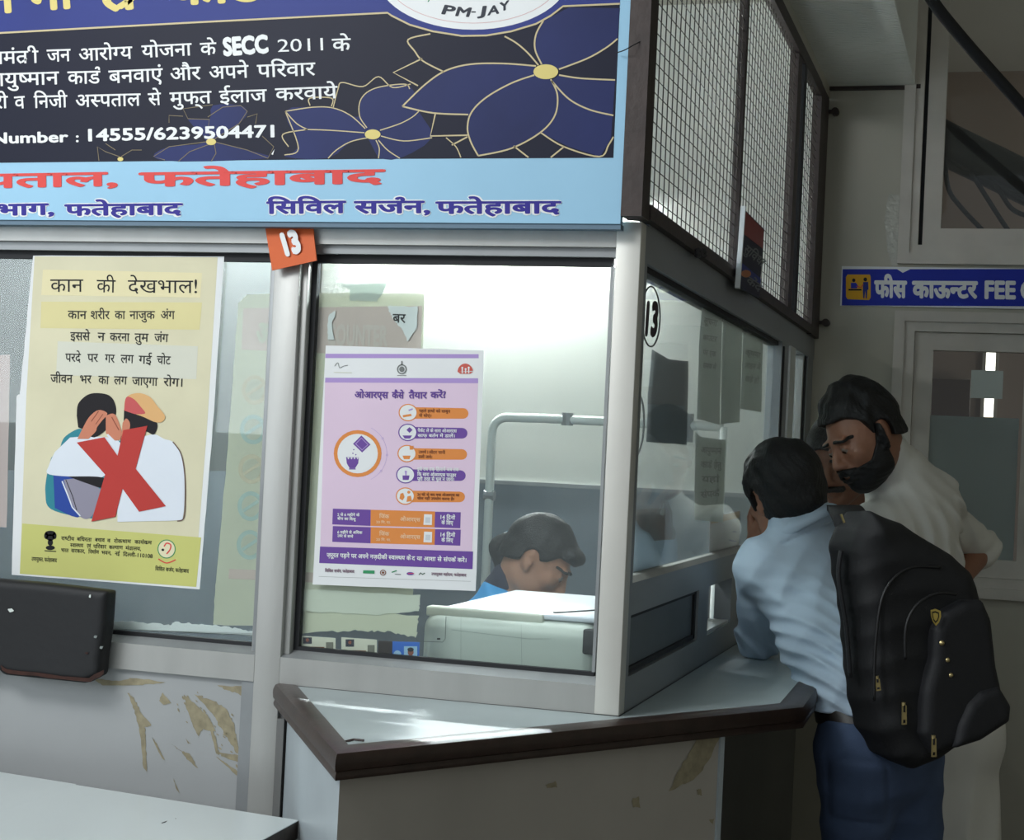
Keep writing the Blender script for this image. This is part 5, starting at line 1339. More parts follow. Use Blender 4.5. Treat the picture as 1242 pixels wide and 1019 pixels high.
M_shoe = mat('black_shoe', rgb(30, 28, 28), 0.4)
M_lip = mat('lip_skin', rgb(120, 72, 64), 0.45)

def bounds(pts, pad):
    a = np.array(pts); return a.min(0) - pad, a.max(0) + pad

# ---------------------------------------------------------------- man with the backpack
m1 = empty('person', (0.46, 0.80, 0), 'man in pale blue shirt and jeans seen from behind, leaning on the counter', 'person')
hd = Head(S(950, 600, 4.10), CF * 0.90 - CR * 0.34 - CU * 0.24, CU * 0.97 - CR * 0.16, 0.99)
nb = S(974, 636, 4.06)
shL, shR = S(924, 686, 4.02), S(1012, 652, 4.12)
sp1, sp2, sp3, pel = S(980, 706, 4.05), S(1013, 780, 3.93), S(1046, 848, 3.78), S(1062, 902, 3.74)
lat1 = nz(CR * 0.85 + CF * 0.50); latp = nz(CR * 0.85 + CF * 0.50)
elL = np.array([0.105, 1.13, 1.055]); wrL = S(921, 655, 4.22); 
elR = S(1075, 770, 4.05); wrR = np.array([0.25, 1.22, 1.06])
hipL, hipR = S(1040, 925, 3.70), S(1097, 925, 3.80)
knL, knR = np.array([0.40, 0.76, 0.48]), np.array([0.53, 0.86, 0.48])
anL, anR = np.array([0.41, 0.62, 0.09]), np.array([0.56, 0.74, 0.09])
toe = nz([-0.45, 0.85, 0])
def torso(S_, g=0.0):
    S_.cap(sp1, sp2, 0.096 + g, 0.090 + g, 0.05, axis=lat1, s=1.42)
    S_.cap(sp2, sp3, 0.090 + g, 0.086 + g, 0.06, axis=lat1, s=1.25)
    S_.cap(shL, shR, 0.058 + g, 0.058 + g, 0.07)
    S_.cap(sp3, pel, 0.086 + g, 0.098 + g, 0.06, axis=latp, s=1.25)
def armL(S_, g=0.0): S_.cap(shL, elL, 0.054 + g, 0.046 + g, 0.016)
def legs(S_, g=0.0):
    for h_, k_, a_ in ((hipL, knL, anL), (hipR, knR, anR)):
        S_.cap(h_, k_, 0.080 + g, 0.062 + g, 0.04); S_.cap(k_, a_, 0.058 + g, 0.042 + g, 0.03)
    S_.cap(pel, (hipL + hipR) / 2, 0.098 + g, 0.098 + g, 0.05, axis=latp, s=1.22)
sk = SDF(0.02); hd.add(sk)
sk.cap(nb, hd.P(0, -0.03, -0.05), 0.060, 0.054, 0.03)
torso(sk, -0.022); armL(sk, -0.012); legs(sk, -0.012)
sk.cap(elL, wrL, 0.040, 0.028, 0.02); hand(sk, wrL, hd.P(-0.02, 0.06, -0.06) - wrL, hd.P(0, 0.02, -0.02) - wrL, 1, 0.95, 0.5)
sk.cap(shR, elR, 0.044, 0.038, 0.03); sk.cap(elR, wrR, 0.038, 0.028, 0.02); hand(sk, wrR, [-0.55, 0.8, -0.12], [0.1, 0, -1], 1, 0.95, 0.35)
for a_ in (anL, anR): sk.cap(a_, a_ + toe * 0.12 + np.array([0, 0, -0.06]), 0.034, 0.026, 0.02)
lo, hi = bounds([hd.c, nb, shL, shR, pel, elL, wrR, elR, anL - [0, 0, .09], anR + toe * .2, knR, hipR], 0.16); lo[2] = 0.012
sdf_obj('body', sk, lo, hi, 0.006, M_skin, m1)
lo, hi = bounds([hd.c], 0.17)
sdf_obj('hair', hd.hair(0.019, ((-0.12, -0.100), (-0.06, -0.085), (-0.02, -0.045), (0.02, -0.02), (0.05, 0.05), (0.10, 0.06)), 0.005, 240, 0.0), lo, hi, 0.0035, M_hair, m1)
hd.eyes(m1)
sh = SDF(0.03); torso(sh, 0.006); sh.cap(nb, sp1, 0.068, 0.10, 0.04, axis=lat1, s=1.35); armL(sh, 0.012)
sh.cap(elL + [0, 0, -0.0], elL + (wrL - elL) * 0.85, 0.052, 0.040, 0.03)
sh.cap(shR, elR, 0.066, 0.056, 0.04); sh.cap(elR, elR + (wrR - elR) * 0.85, 0.054, 0.04, 0.03)
cup = nz(CU * 0.86 - CR * 0.40 + CF * 0.12); clat = nz(lat1 - cup * (lat1 @ cup)); Mc = np.array([clat, np.cross(cup, clat), cup])
sh.ell(nb - cup * 0.004, (0.092, 0.080, 0.034), Mc, 0.012); sh.ell(nb + cup * 0.018, (0.078, 0.068, 0.022), Mc, 0.008)      # collar, folded over
beltn = nz(sp3 - pel + 0.0)
wst = (sp3 * 0.72 + pel * 0.28)
sh.clip.append(lambda P: -((P - (wst)) @ nz([0, 0, 1.0])) + 0.002)                  # tucked in at the belt
sh.clip.append(lambda P: -(np.linalg.norm(P - hd.c, axis=1) - 0.090))
sh.clip.append(lambda P: 1.0 - P[:, 2] - 10 * ((P[:, 0] > 0.30) | (P[:, 1] < 0.93)))      # sleeve rests on the counter top
def m1f(P):
    t = np.clip((sp1[2] - P[:, 2]) / 0.35, 0, 1)
    back = bump_at(P, sp2 + (sp3 - sp2) * 0.5 - CF * 0.09, np.array([0.28, 0.28, 0.20]))
    d = -0.0058 * back * wrinkle(P, CU * 0.95 + CR * 0.32, 92, CR, 21, 1.5) - 0.0022 * back * wrinkle(P, CU * 0.9 - CR * 0.5, 64, CR + CU, 25, 1.6, 1.1)
    d += -0.007 * bump_at(P, elL + [0, -0.02, 0.02], np.array([0.12, 0.14, 0.12])) * wrinkle(P, CU * 0.5 + CR * 0.85, 70, CU, 25, 1.2, 0.4)
    d += -0.005 * bump_at(P, (shL + sp1) / 2 - CF * 0.06 - CU * 0.05, np.array([0.13, 0.13, 0.10])) * wrinkle(P, CR * 0.8 - CU * 0.6, 48, CU, 15, 1.0, 2.0)
    d += -0.003 * (1 - t) * wrinkle(P, CU + CR * 0.2, 33, CR, 12, 1.5, 0.7)
    d += 0.005 * np.exp(-(((P - nb) @ cup + 0.022) / 0.0035) ** 2) * (np.linalg.norm(P - nb, axis=1) < 0.12)     # crease below the collar
    return d
sh.disp.append(m1f)
lo, hi = bounds([nb, shL, shR, sp3, elL, wrL, wrR, elR], 0.14); lo[2] = 0.86
sdf_obj('shirt', sh, lo, hi, 0.0045, M_bshirt, m1)
co = SDF(0.0); co.ell(nb - cup * 0.002, (0.103, 0.093, 0.038), Mc); co.clip.append(lambda P: -((P - nb) @ cup) - 0.016 - 0.10 * ((P - nb) @ Mc[1]) ** 1); co.clip.append(lambda P: -(np.linalg.norm(P - hd.c, axis=1) - 0.088))
co.clip.append(lambda P: -(np.linalg.norm((P - nb) - np.outer((P - nb) @ cup, cup), axis=1) - 0.055))
lo, hi = bounds([nb], 0.14); sdf_obj('collar', co, lo, hi, 0.004, M_bshirt, m1)
jn = SDF(0.02); legs(jn, 0.006); jn.cap(sp3, pel, 0.082, 0.099, 0.05, axis=latp, s=1.26)
jn.clip.append(lambda P: (P[:, 2] - wst[2] + 0.012)); jn.clip.append(lambda P: 0.055 - P[:, 2])
def m1j(P):
    d = -0.003 * wrinkle(P, CU * 0.95 + CR * 0.3, 38, CR, 14, 1.4) * bump_at(P, (hipL + hipR) / 2 + [0, 0, -0.1], np.array([0.3, 0.3, 0.2]))
    d += -0.004 * wrinkle(P, CU, 34, CR, 20, 1.2, 1.0) * np.exp(-((P[:, 2] - 0.15) / 0.12) ** 2)
    q = (P - S(1042, 960, 3.64)); a = np.abs(q @ CR + 0.10 * (q @ CU)) - 0.060; c_ = np.abs(q @ CU + 0.12 * (q @ CR)) - 0.070; e = np.maximum(a, c_); near = (q @ CF) < 0.12
    d += np.where(near, 0.0045 * np.exp(-(e / 0.005) ** 2) - 0.003 * (e < 0), 0)            # back pocket
    return d
jn.disp.append(m1j)
lo, hi = bounds([pel, hipL, hipR, anL, anR, knL, knR, sp3], 0.15); lo[2] = 0.03
sdf_obj('jeans', jn, lo, hi, 0.006, M_jeans, m1)
bl = SDF(0.02); bl.cap(sp3, pel, 0.096, 0.107, 0.05, axis=latp, s=1.28)
bl.clip.append(lambda P: np.abs(P[:, 2] - wst[2] + 0.004) - 0.024)
lo, hi = bounds([sp3, pel], 0.18); sdf_obj('belt', bl, lo, hi, 0.005, M_leather, m1)
for a_ in (anL, anR):
    s_ = SDF(0.02); s_.cap(a_ + np.array([0, 0, -0.045]) - toe * 0.03, a_ + toe * 0.15 + np.array([0, 0, -0.055]), 0.042, 0.036, 0.02); s_.clip.append(lambda P: 0.003 - P[:, 2])
    lo, hi = bounds([a_, a_ + toe * 0.2], 0.08); lo[2] = -0.01; sdf_obj('shoe', s_, lo, hi, 0.007, M_shoe, m1)

# ---------------------------------------------------------------- black backpack
M_bag = mat('black_nylon', rgb(17, 18, 21), 0.7, 0, 0.25, 20, 0.12, 500)
M_bag2 = mat('black_nylon_panel', rgb(20, 21, 25), 0.68, 0, 0.2, 20, 0.12, 500)
M_brass = mat('pale_brass', rgb(196, 178, 128), 0.3, 0.85)
ZB = 3.58
bp = empty('backpack', S(1110, 775, ZB), 'black backpack slung over the right shoulder of the man in the pale blue shirt', 'backpack')
fN = nz(CF * 0.94 + CR * -0.30)          # the bag's depth axis, its front turned a little to the right
lx = nz(CR - fN * (CR @ fN)); ly = np.cross(fN, lx); ly = -ly if ly @ CU < 0 else ly
Mb = np.array([lx, ly, np.cross(lx, ly)])
def bagpt(px, py, Z=ZB):
    """pixel -> the bag's own plane through its centre"""
    d = ray(px, py); c = S(1110, 775, Z); t = ((c - CAM) @ fN) / (d @ fN); return CAM + d * t
cB = S(1110, 775, ZB)
outl = [(1020, 668), (1024, 640), (1040, 619), (1080, 632), (1110, 650), (1140, 668), (1160, 690), (1171, 720), (1178, 790), (1190, 835), (1192, 862), (1170, 886), (1135, 908), (1092, 930), (1068, 915), (1050, 885), (1040, 840), (1034, 780), (1028, 720)]
P2 = [((bagpt(*p) - cB) @ Mb.T)[:2] for p in outl]
bs = SDF(0.02); bs.poly(P2, cB, Mb, 0.088, 0.05)
def bagd(P):
    q = (P - cB) @ Mb.T
    return -0.004 * wrinkle(P, CU * 0.7 + CR * 0.6, 26, CR - CU, 11, 1.4) * np.clip((q[:, 1] + 0.02) / 0.2, 0.15, 1) - 0.0018 * wrinkle(P, CU, 45, CR, 16, 1.2)
bs.disp.append(bagd)
lo, hi = bounds([bagpt(*p) for p in outl], 0.14); sdf_obj('main_bag', bs, lo, hi, 0.0055, M_bag, bp)
fr = np.array(-Mb[2] if Mb[2] @ CF > 0 else Mb[2])
pk_ = [(1098, 790), (1100, 755), (1112, 735), (1135, 722), (1158, 722), (1168, 745), (1174, 800), (1184, 845), (1184, 862), (1150, 885), (1100, 905), (1085, 880), (1088, 830)]
P3 = [((bagpt(*p) - cB) @ Mb.T)[:2] for p in pk_]
ps = SDF(0.02); ps.poly(P3, cB + fr * 0.085, Mb, 0.034, 0.022)
lo, hi = bounds([bagpt(*p) + fr * .09 for p in pk_], 0.08); sdf_obj('front_pocket', ps, lo, hi, 0.005, M_bag2, bp)
p4 = [(1136, 842), (1150, 828), (1172, 822), (1186, 845), (1184, 864), (1150, 886), (1118, 896), (1124, 868)]
P4 = [((bagpt(*p) - cB) @ Mb.T)[:2] for p in p4]
ps = SDF(0.02); ps.poly(P4, cB + fr * 0.108, Mb, 0.026, 0.018); lo, hi = bounds([bagpt(*p) + fr * .11 for p in p4], 0.08); sdf_obj('small_pocket', ps, lo, hi, 0.005, M_bag2, bp)
M_piping = mat('black_piping', rgb(16, 16, 18), 0.5)
def bagface(px, py, off):
    """pixel -> plane parallel to the bag's front, off metres in front of its centre"""
    d = ray(px, py); c = cB + fr * off; t = ((c - CAM) @ fN) / (d @ fN); return CAM + d * t
for pts, off in (([(1098, 800), (1099, 760), (1112, 734), (1136, 720), (1160, 721)], 0.112), ([(1060, 850), (1062, 780), (1072, 720), (1100, 690), (1140, 688)], 0.088)):
    MB().tube(spline([bagface(x, y, off) for x, y in pts], 6), 0.0035, M_piping, 8).build('zip_line', bp, True)
def puller(px, py, L, off, ang=0.0):
    c = bagface(px, py, off); d = nz(-CU + CR * ang)
    z_ = MB(); z_.tube([c + d * 0.0, c + d * 0.006], 0.0045, M_brass, 10)
    s_ = nz(np.cross(d, fr))
    for sx in (-1, 1): z_.bar(c + d * 0.006 + s_ * 0.0038 * sx + fr * 0.002, c + d * L + s_ * 0.0045 * sx + fr * 0.002, 0.0022, 0.003, M_brass, up=fr)
    z_.bar(c + d * (L * 0.45) + fr * 0.002, c + d * (L * 0.78) + fr * 0.002, 0.0085, 0.0024, M_brass, up=fr); z_.bar(c + d * (L * 0.97) + s_ * -0.005 + fr * 0.002, c + d * (L * 0.97) + s_ * 0.005 + fr * 0.002, 0.003, 0.003, M_brass, up=fr)
    z_.build('zip_puller', bp)
puller(1096, 852, 0.046, 0.092); puller(1132, 892, 0.044, 0.138); puller(1063, 820, 0.03, 0.086, 0.1)
for (x, y) in ((1142.5, 780), (1149, 800.5), (1153, 819)):
    r_ = MB(); c = bagface(x, y, 0.117); a = nz(np.cross(fr, CU)); b_ = np.cross(fr, a); n = 12
    ringv = [c + (a * math.cos(2 * PI * i / n) + b_ * math.sin(2 * PI * i / n)) * 0.0062 for i in range(n)]; top = [c + fr * 0.004 + (a * math.cos(2 * PI * i / n) + b_ * math.sin(2 * PI * i / n)) * 0.004 for i in range(n)]
    r_.add(ringv + top + [c + fr * 0.006], [(i, (i + 1) % n, n + (i + 1) % n, n + i) for i in range(n)] + [(n + i, n + (i + 1) % n, 2 * n) for i in range(n)], M_brass); r_.build('rivet', bp, True)
def badge(scale, off, m_, th):
    pts = [(1128.5, 740), (1134, 738.5), (1140, 741), (1140.5, 748), (1138, 755), (1134.5, 759), (1131, 754), (1129, 747)]
    cx, cy = 1134.5, 748; q = [(cx + (x - cx) * scale, cy + (y - cy) * scale) for x, y in pts]
    A_ = [bagface(x, y, off) for x, y in q]; B_ = [p + fr * th for p in A_]; n = len(q)
    return [(A_ + B_, [tuple(range(n))[::-1], tuple(range(n, 2 * n))] + [(i, (i + 1) % n, n + (i + 1) % n, n + i) for i in range(n)], m_)]
b = MB()
for args in badge(1.0, 0.118, mat('badge_gold', rgb(214, 190, 104), 0.3, 0.8), 0.003) + badge(0.72, 0.1205, mat('badge_dark', rgb(40, 36, 20), 0.4), 0.0012) + badge(0.5, 0.1215, MATS['badge_gold'], 0.0012): b.add(*args)
b.build('shield_badge', bp)
st = MB()
strap = [bagface(1036, 640, -0.04), bagface(1028, 622, -0.10), S(1022, 616, 4.0), S(1018, 622, 4.08), S(1020, 640, 4.16)]
def ribbon3(mb, pts, w, th, m_, side):
    pts = spline(pts, 6); n = len(pts); vs = []
    for i, p in enumerate(pts):
        t = nz(pts[min(i + 1, n - 1)] - pts[max(i - 1, 0)]); s_ = np.array(side, float); s_ = nz(s_ - t * (s_ @ t)); u_ = np.cross(t, s_)
        vs += [p + s_ * w / 2 + u_ * th / 2, p - s_ * w / 2 + u_ * th / 2, p - s_ * w / 2 - u_ * th / 2, p + s_ * w / 2 - u_ * th / 2]
    fs = [(i * 4 + k, i * 4 + (k + 1) % 4, (i + 1) * 4 + (k + 1) % 4, (i + 1) * 4 + k) for i in range(n - 1) for k in range(4)] + [(0, 1, 2, 3), (n * 4 - 1, n * 4 - 2, n * 4 - 3, n * 4 - 4)]
    mb.add(vs, fs, m_)
ribbon3(st, strap, 0.075, 0.014, M_bag, CR); st.build('shoulder_strap', bp, True)
st = MB(); ribbon3(st, [bagface(1020, 668, 0.02), bagface(1017, 700, 0.02), bagface(1026, 760, 0.02), bagface(1031, 820, 0.01)], 0.02, 0.006, M_bag2, CF); st.build('hanging_strap', bp, True)
b = MB(); b.bar(bagface(1020, 624, 0.02), bagface(1024, 634, 0.02), 0.004, 0.004, M_brass); b.build('strap_buckle', bp)

# ---------------------------------------------------------------- bearded man in the long white shirt
m2 = empty('person', (0.60, 1.38, 0), 'bearded man in a long white shirt looking down to the left, hand on hip', 'person')
hd = Head(S(1047, 531, 4.38), -CR * 0.80 - CF * 0.38 - CU * 0.46, CU * 0.87 - CR * 0.47, 1.04)
nb = S(1086, 578, 4.44)
shL, shR = S(1064, 645, 4.32), S(1136, 612, 4.56)
sp1, sp2, sp3, pel = S(1104, 645, 4.45), S(1122, 740, 4.44), S(1142, 830, 4.44), S(1150, 890, 4.45)
lat = nz(CR * 0.62 + CF * 0.78)
elR = S(1192, 664, 4.78); wrR = S(1160, 706, 4.62)
elL = S(1066, 765, 4.34); wrL = np.array([0.27, 1.50, 1.06])
hipL, hipR = pel + lat * -0.09 + [0, 0, -0.08], pel + lat * 0.09 + [0, 0, -0.08]
anL, anR = np.array([hipL[0], hipL[1] + 0.02, 0.09]), np.array([hipR[0] + 0.02, hipR[1] + 0.04, 0.09])
knL, knR = (hipL + anL) / 2 + [-0.02, 0.01, 0], (hipR + anR) / 2 + [-0.02, 0.01, 0]
toe = nz([-0.7, 0.7, 0])
def torso2(S_, g=0.0):
    S_.cap(nb, sp1, 0.066 + g, 0.095 + g, 0.05)
    S_.cap(sp1, sp2, 0.100 + g, 0.096 + g, 0.05, axis=lat, s=1.55)
    S_.cap(sp2, pel, 0.096 + g, 0.102 + g, 0.06, axis=lat, s=1.45)
    S_.cap(shL, shR, 0.056 + g, 0.056 + g, 0.07)
sk = SDF(0.02); hd.add(sk); sk.cap(hd.P(0, -0.035, -0.05), nb, 0.056, 0.062, 0.03); headonly = SDF(0.02); hd.add(headonly)
torso2(sk, -0.022)
sk.cap(shR, elR, 0.046, 0.040, 0.03); sk.cap(elR, wrR, 0.040, 0.029, 0.02); hand(sk, wrR, -CR * 0.75 - CU * 0.5 - CF * 0.25, -CR * 0.4 + CF * 0.5, 1, 0.95, 0.4)
sk.cap(shL, elL, 0.046, 0.040, 0.03); sk.cap(elL, wrL, 0.040, 0.029, 0.02); hand(sk, wrL, [-0.8, 0.5, -0.15], [0.1, 0.1, -1], 1, 0.95, 0.3)
for h_, k_, a_ in ((hipL, knL, anL), (hipR, knR, anR)): sk.cap(h_, k_, 0.075, 0.055, 0.04); sk.cap(k_, a_, 0.05, 0.036, 0.03); sk.cap(a_, a_ + toe * 0.12 + np.array([0, 0, -0.06]), 0.034, 0.026, 0.02)
lo, hi = bounds([hd.c, nb, shL, shR, pel, elL, wrL, elR, wrR, anL, anR, anR + toe * .15], 0.16); lo[2] = 0.012
sdf_obj('body', sk, lo, hi, 0.0055, M_skin, m2)
lo, hi = bounds([hd.c], 0.19)
sdf_obj('hair', hd.hair(0.011, ((-0.12, -0.045), (-0.06, -0.035), (-0.02, -0.015), (0.012, 0.0), (0.028, 0.052), (0.06, 0.075), (0.10, 0.085)), 0.0065, 240, 0.016), lo, hi, 0.0035, M_hair, m2)
sdf_obj('beard', hd.beard(headonly, 0.006), lo, hi, 0.003, M_hair, m2); sdf_obj('moustache', hd.moustache(headonly, 0.006), lo, hi, 0.003, M_hair, m2); sdf_obj('eyebrows', hd.brow(headonly), lo, hi, 0.0025, M_hair, m2)
hd.eyes(m2, -0.5)
ku = SDF(0.03); torso2(ku, 0.010)
ku.cap(S(1094, 573, 4.45), S(1136, 600, 4.52), 0.060, 0.060, 0.04); ku.cap(nb, (shR + sp1) / 2, 0.07, 0.08, 0.05); ku.cap(shR - CU * 0.01, elR + (wrR - elR) * 0.03, 0.056, 0.050, 0.03); ku.cap(shL, elL, 0.066, 0.056, 0.05); ku.cap(elL, elL + (wrL - elL) * 0.6, 0.056, 0.05, 0.03)
cufd = nz(elR - shR); ku.cap(elR + cufd * 0.0, elR + (wrR - elR) * 0.12, 0.054, 0.054, 0.01)
hem = np.array([pel[0] + 0.03, pel[1] + 0.02, 0.42])
ku.cap(pel, hem, 0.108, 0.125, 0.06, axis=lat, s=1.5)
ku.cap(pel + CR * 0.05, S(1196, 826, 4.62), 0.085, 0.03, 0.06, axis=lat, s=1.3)      # the flaring side tail
un = nz(hd.P(0, -0.035, -0.05) - nb); ku.cap(nb + un * 0.010, nb + un * 0.078, 0.080, 0.066, 0.012)
ku.clip.append(lambda P: 0.42 - P[:, 2]); ku.clip.append(lambda P: -(np.linalg.norm(P - hd.P(0, 0.02, -0.01), axis=1) - 0.100))
def kf(P):
    d = -0.010 * wrinkle(P, CR * 0.85 + CU * 0.35, 66, CU, 13, 1.6) * bump_at(P, sp2 - CF * 0.08, np.array([0.25, 0.25, 0.22]))
    d += -0.009 * wrinkle(P, CR * 0.7 + CU * 0.7, 74, CU, 17, 1.2, 0.8) * bump_at(P, shR - CF * 0.05 + CR * 0.02 - CU * 0.08, np.array([0.16, 0.16, 0.16]))
    d += -0.008 * wrinkle(P, CR, 30, CU, 5, 1.0, 0.5) * np.clip((pel[2] - P[:, 2]) / 0.3, 0, 1)
    d += -0.004 * wrinkle(P, CR * 0.5 - CU * 0.8, 60, CR, 20, 1.0) * bump_at(P, elR, np.array([0.10, 0.10, 0.10]))
    yk = (P - (nb * 0.4 + sp1 * 0.6)) @ nz(nb - sp1); d += 0.0022 * np.exp(-(yk / 0.004) ** 2)
    return d
ku.disp.append(kf)
lo, hi = bounds([nb, shL, shR, elL, elR, wrL, hem, pel], 0.20); lo[2] = 0.40
sdf_obj('long_shirt', ku, lo, hi, 0.006, M_kurta, m2)
tr = SDF(0.02)
for h_, k_, a_ in ((hipL, knL, anL), (hipR, knR, anR)): tr.cap(h_, k_, 0.085, 0.072, 0.03); tr.cap(k_, a_, 0.070, 0.052, 0.03)
tr.clip.append(lambda P: 0.06 - P[:, 2]); tr.clip.append(lambda P: P[:, 2] - 0.62)
lo, hi = bounds([hipL, hipR, anL, anR], 0.14); lo[2] = 0.03; sdf_obj('trousers', tr, lo, hi, 0.008, mat('off_white_trousers', rgb(176, 172, 164), 0.85), m2)
for a_ in (anL, anR):
    s_ = SDF(0.02); s_.cap(a_ + np.array([0, 0, -0.045]) - toe * 0.03, a_ + toe * 0.15 + np.array([0, 0, -0.055]), 0.042, 0.036, 0.02); s_.clip.append(lambda P: 0.003 - P[:, 2])
    lo, hi = bounds([a_, a_ + toe * 0.2], 0.08); lo[2] = -0.01; sdf_obj('shoe', s_, lo, hi, 0.008, M_shoe, m2)

# ---------------------------------------------------------------- older man half hidden behind him
m3 = empty('person', (0.42, 1.95, 0), 'older moustached man with greying hair, half hidden behind the bearded man', 'person')
hd = Head(S(1018, 558, 4.78), -CR * 0.50 - CF * 0.78 - CU * 0.36, CU * 0.95 - CR * 0.12, 1.02)
nb = S(1032, 624, 4.90); sp1, pel = S(1062, 700, 4.98), np.array([0.44, 1.98, 0.92]); lat = nz(CR * 0.75 - CF * 0.6)
shL, shR = nb + lat * 0.17 - [0, 0, 0.06], nb - lat * 0.17 - [0, 0, 0.06]
elR = shR + np.array([-0.02, -0.02, -0.25]); wrR = np.array([0.22, 1.72, 1.05]); elL = shL + np.array([0.0, 0.02, -0.27]); wrL = elL + np.array([-0.12, -0.06, -0.20])
hipL, hipR = pel + lat * 0.09 - [0, 0, 0.06], pel - lat * 0.09 - [0, 0, 0.06]; anL, anR = hipL * [1, 1, 0] + [0, 0, 0.09], hipR * [1, 1, 0] + [0, 0, 0.09]; toe = nz([-0.6, -0.5, 0])
def torso3(S_, g=0.0):
    S_.cap(nb - [0, 0, 0.03], sp1, 0.07 + g, 0.095 + g, 0.05); S_.cap(sp1, pel, 0.098 + g, 0.102 + g, 0.05, axis=lat, s=1.5); S_.cap(shL, shR, 0.055 + g, 0.055 + g, 0.06)
sk = SDF(0.02); hd.add(sk); headonly = SDF(0.02); hd.add(headonly); sk.cap(hd.P(0, -0.035, -0.05), nb, 0.054, 0.06, 0.03); torso3(sk, -0.012)
for a_, b_, c_ in ((shL, elL, wrL), (shR, elR, wrR)): sk.cap(a_, b_, 0.046, 0.04, 0.03); sk.cap(b_, c_, 0.04, 0.028, 0.02); hand(sk, c_, c_ - b_ + np.array([0, 0, 0.08]), [0.05, 0.05, -1], 1, 0.95, 0.35)
for h_, a_ in ((hipL, anL), (hipR, anR)): sk.cap(h_, (h_ + a_) / 2, 0.075, 0.055, 0.04); sk.cap((h_ + a_) / 2, a_, 0.05, 0.036, 0.03); sk.cap(a_, a_ + toe * 0.12 + np.array([0, 0, -0.06]), 0.034, 0.026, 0.02)
lo, hi = bounds([hd.c, nb, shL, shR, pel, wrR, wrL, anL, anR, anL + toe * .15], 0.16); lo[2] = 0.012
sdf_obj('body', sk, lo, hi, 0.006, M_skin_d, m3)
lo, hi = bounds([hd.c], 0.18)
sdf_obj('hair', hd.hair(0.012, rough=0.003), lo, hi, 0.004, M_ghair, m3); sdf_obj('moustache', hd.moustache(headonly, 0.006), lo, hi, 0.003, M_ghair, m3); sdf_obj('eyebrows', hd.brow(headonly), lo, hi, 0.003, M_ghair, m3); hd.eyes(m3, -0.5)
ks = SDF(0.03); torso3(ks, 0.008); ks.cap(shL, elL, 0.062, 0.055, 0.04); ks.cap(elL, (elL + wrL) / 2, 0.055, 0.05, 0.03); ks.cap(shR, elR, 0.062, 0.055, 0.04); ks.cap(elR, elR + (wrR - elR) * 0.7, 0.055, 0.045, 0.03)
un = nz(hd.P(0, -0.035, -0.05) - nb); ks.cap(nb, nb + un * 0.03, 0.072, 0.064, 0.012); ks.clip.append(lambda P: 0.75 - P[:, 2]); ks.clip.append(lambda P: -(np.linalg.norm(P - hd.P(0, 0.03, -0.01), axis=1) - 0.108))
ks.disp.append(lambda P: -0.004 * wrinkle(P, CR + CU * 0.4, 36, CU, 10, 1.2))
lo, hi = bounds([nb, shL, shR, pel, elL, wrR, wrL], 0.15); lo[2] = 0.73; sdf_obj('shirt', ks, lo, hi, 0.007, M_kurta, m3)
tr = SDF(0.02)
for h_, a_ in ((hipL, anL), (hipR, anR)): tr.cap(h_, a_, 0.088, 0.05, 0.03)
tr.clip.append(lambda P: 0.06 - P[:, 2]); tr.clip.append(lambda P: P[:, 2] - 0.9); lo, hi = bounds([hipL, hipR, anL, anR], 0.14); lo[2] = 0.03; sdf_obj('trousers', tr, lo, hi, 0.009, M_navy, m3)
for a_ in (anL, anR):
    s_ = SDF(0.02); s_.cap(a_ + np.array([0, 0, -0.045]) - toe * 0.03, a_ + toe * 0.15 + np.array([0, 0, -0.055]), 0.042, 0.036, 0.02); s_.clip.append(lambda P: 0.003 - P[:, 2])
    lo, hi = bounds([a_, a_ + toe * 0.2], 0.08); lo[2] = -0.01; sdf_obj('shoe', s_, lo, hi, 0.009, M_shoe, m3)

# ---------------------------------------------------------------- woman at work inside the booth
M_skin_w = mat('warm_brown_skin', rgb(176, 126, 100), 0.5, 0, 0.1, 30, 0.03, 200)
wm = empty('person', (-0.56, 1.0, 0.45), 'woman in bright blue sitting behind the printer, head bent down to the right', 'person')
hd = Head(S(653, 682, 4.32), CR * 0.76 - CU * 0.60 - CF * 0.22, CU * 0.80 + CR * 0.58, 0.90)
nb = S(612, 722, 4.36); sp1 = S(600, 768, 4.40); pel = np.array([-0.58, 1.06, 0.56]); lat = nz(CF * 0.97 + CR * 0.1)
shN, shF = nb - lat * 0.16 + np.array([0, 0, -0.05]), nb + lat * 0.16 + np.array([0, 0, -0.05])
elN, elF = shN + np.array([0.06, 0.02, -0.25]), shF + np.array([0.10, -0.02, -0.24]); wrN, wrF = elN + np.array([0.19, 0.02, 0.02]), elF + np.array([0.17, -0.05, 0.02])
hN, hF = pel - lat * 0.09, pel + lat * 0.09; kN, kF = hN + np.array([0.30, 0.04, 0.0]), hF + np.array([0.30, 0.04, 0.0]); aN, aF = kN * [1, 1, 0] + [0, 0, 0.09], kF * [1, 1, 0] + [0, 0, 0.09]
sk = SDF(0.02); hd.add(sk, 1.0, 0.97); headonly = SDF(0.02); hd.add(headonly, 1.0, 0.97); sk.cap(hd.P(0, -0.035, -0.05), nb, 0.046, 0.05, 0.03)
def torso4(S_, g=0.0): S_.cap(nb - [0, 0, 0.02], sp1, 0.06 + g, 0.085 + g, 0.05); S_.cap(sp1, pel, 0.085 + g, 0.105 + g, 0.05, axis=lat, s=1.4); S_.cap(shN, shF, 0.046 + g, 0.046 + g, 0.06)
torso4(sk, -0.010)
for s_, e_, w_ in ((shN, elN, wrN), (shF, elF, wrF)): sk.cap(s_, e_, 0.038, 0.033, 0.03); sk.cap(e_, w_, 0.033, 0.024, 0.02); hand(sk, w_, w_ - e_, [0, 0, -1], 1, 0.88, 0.4)
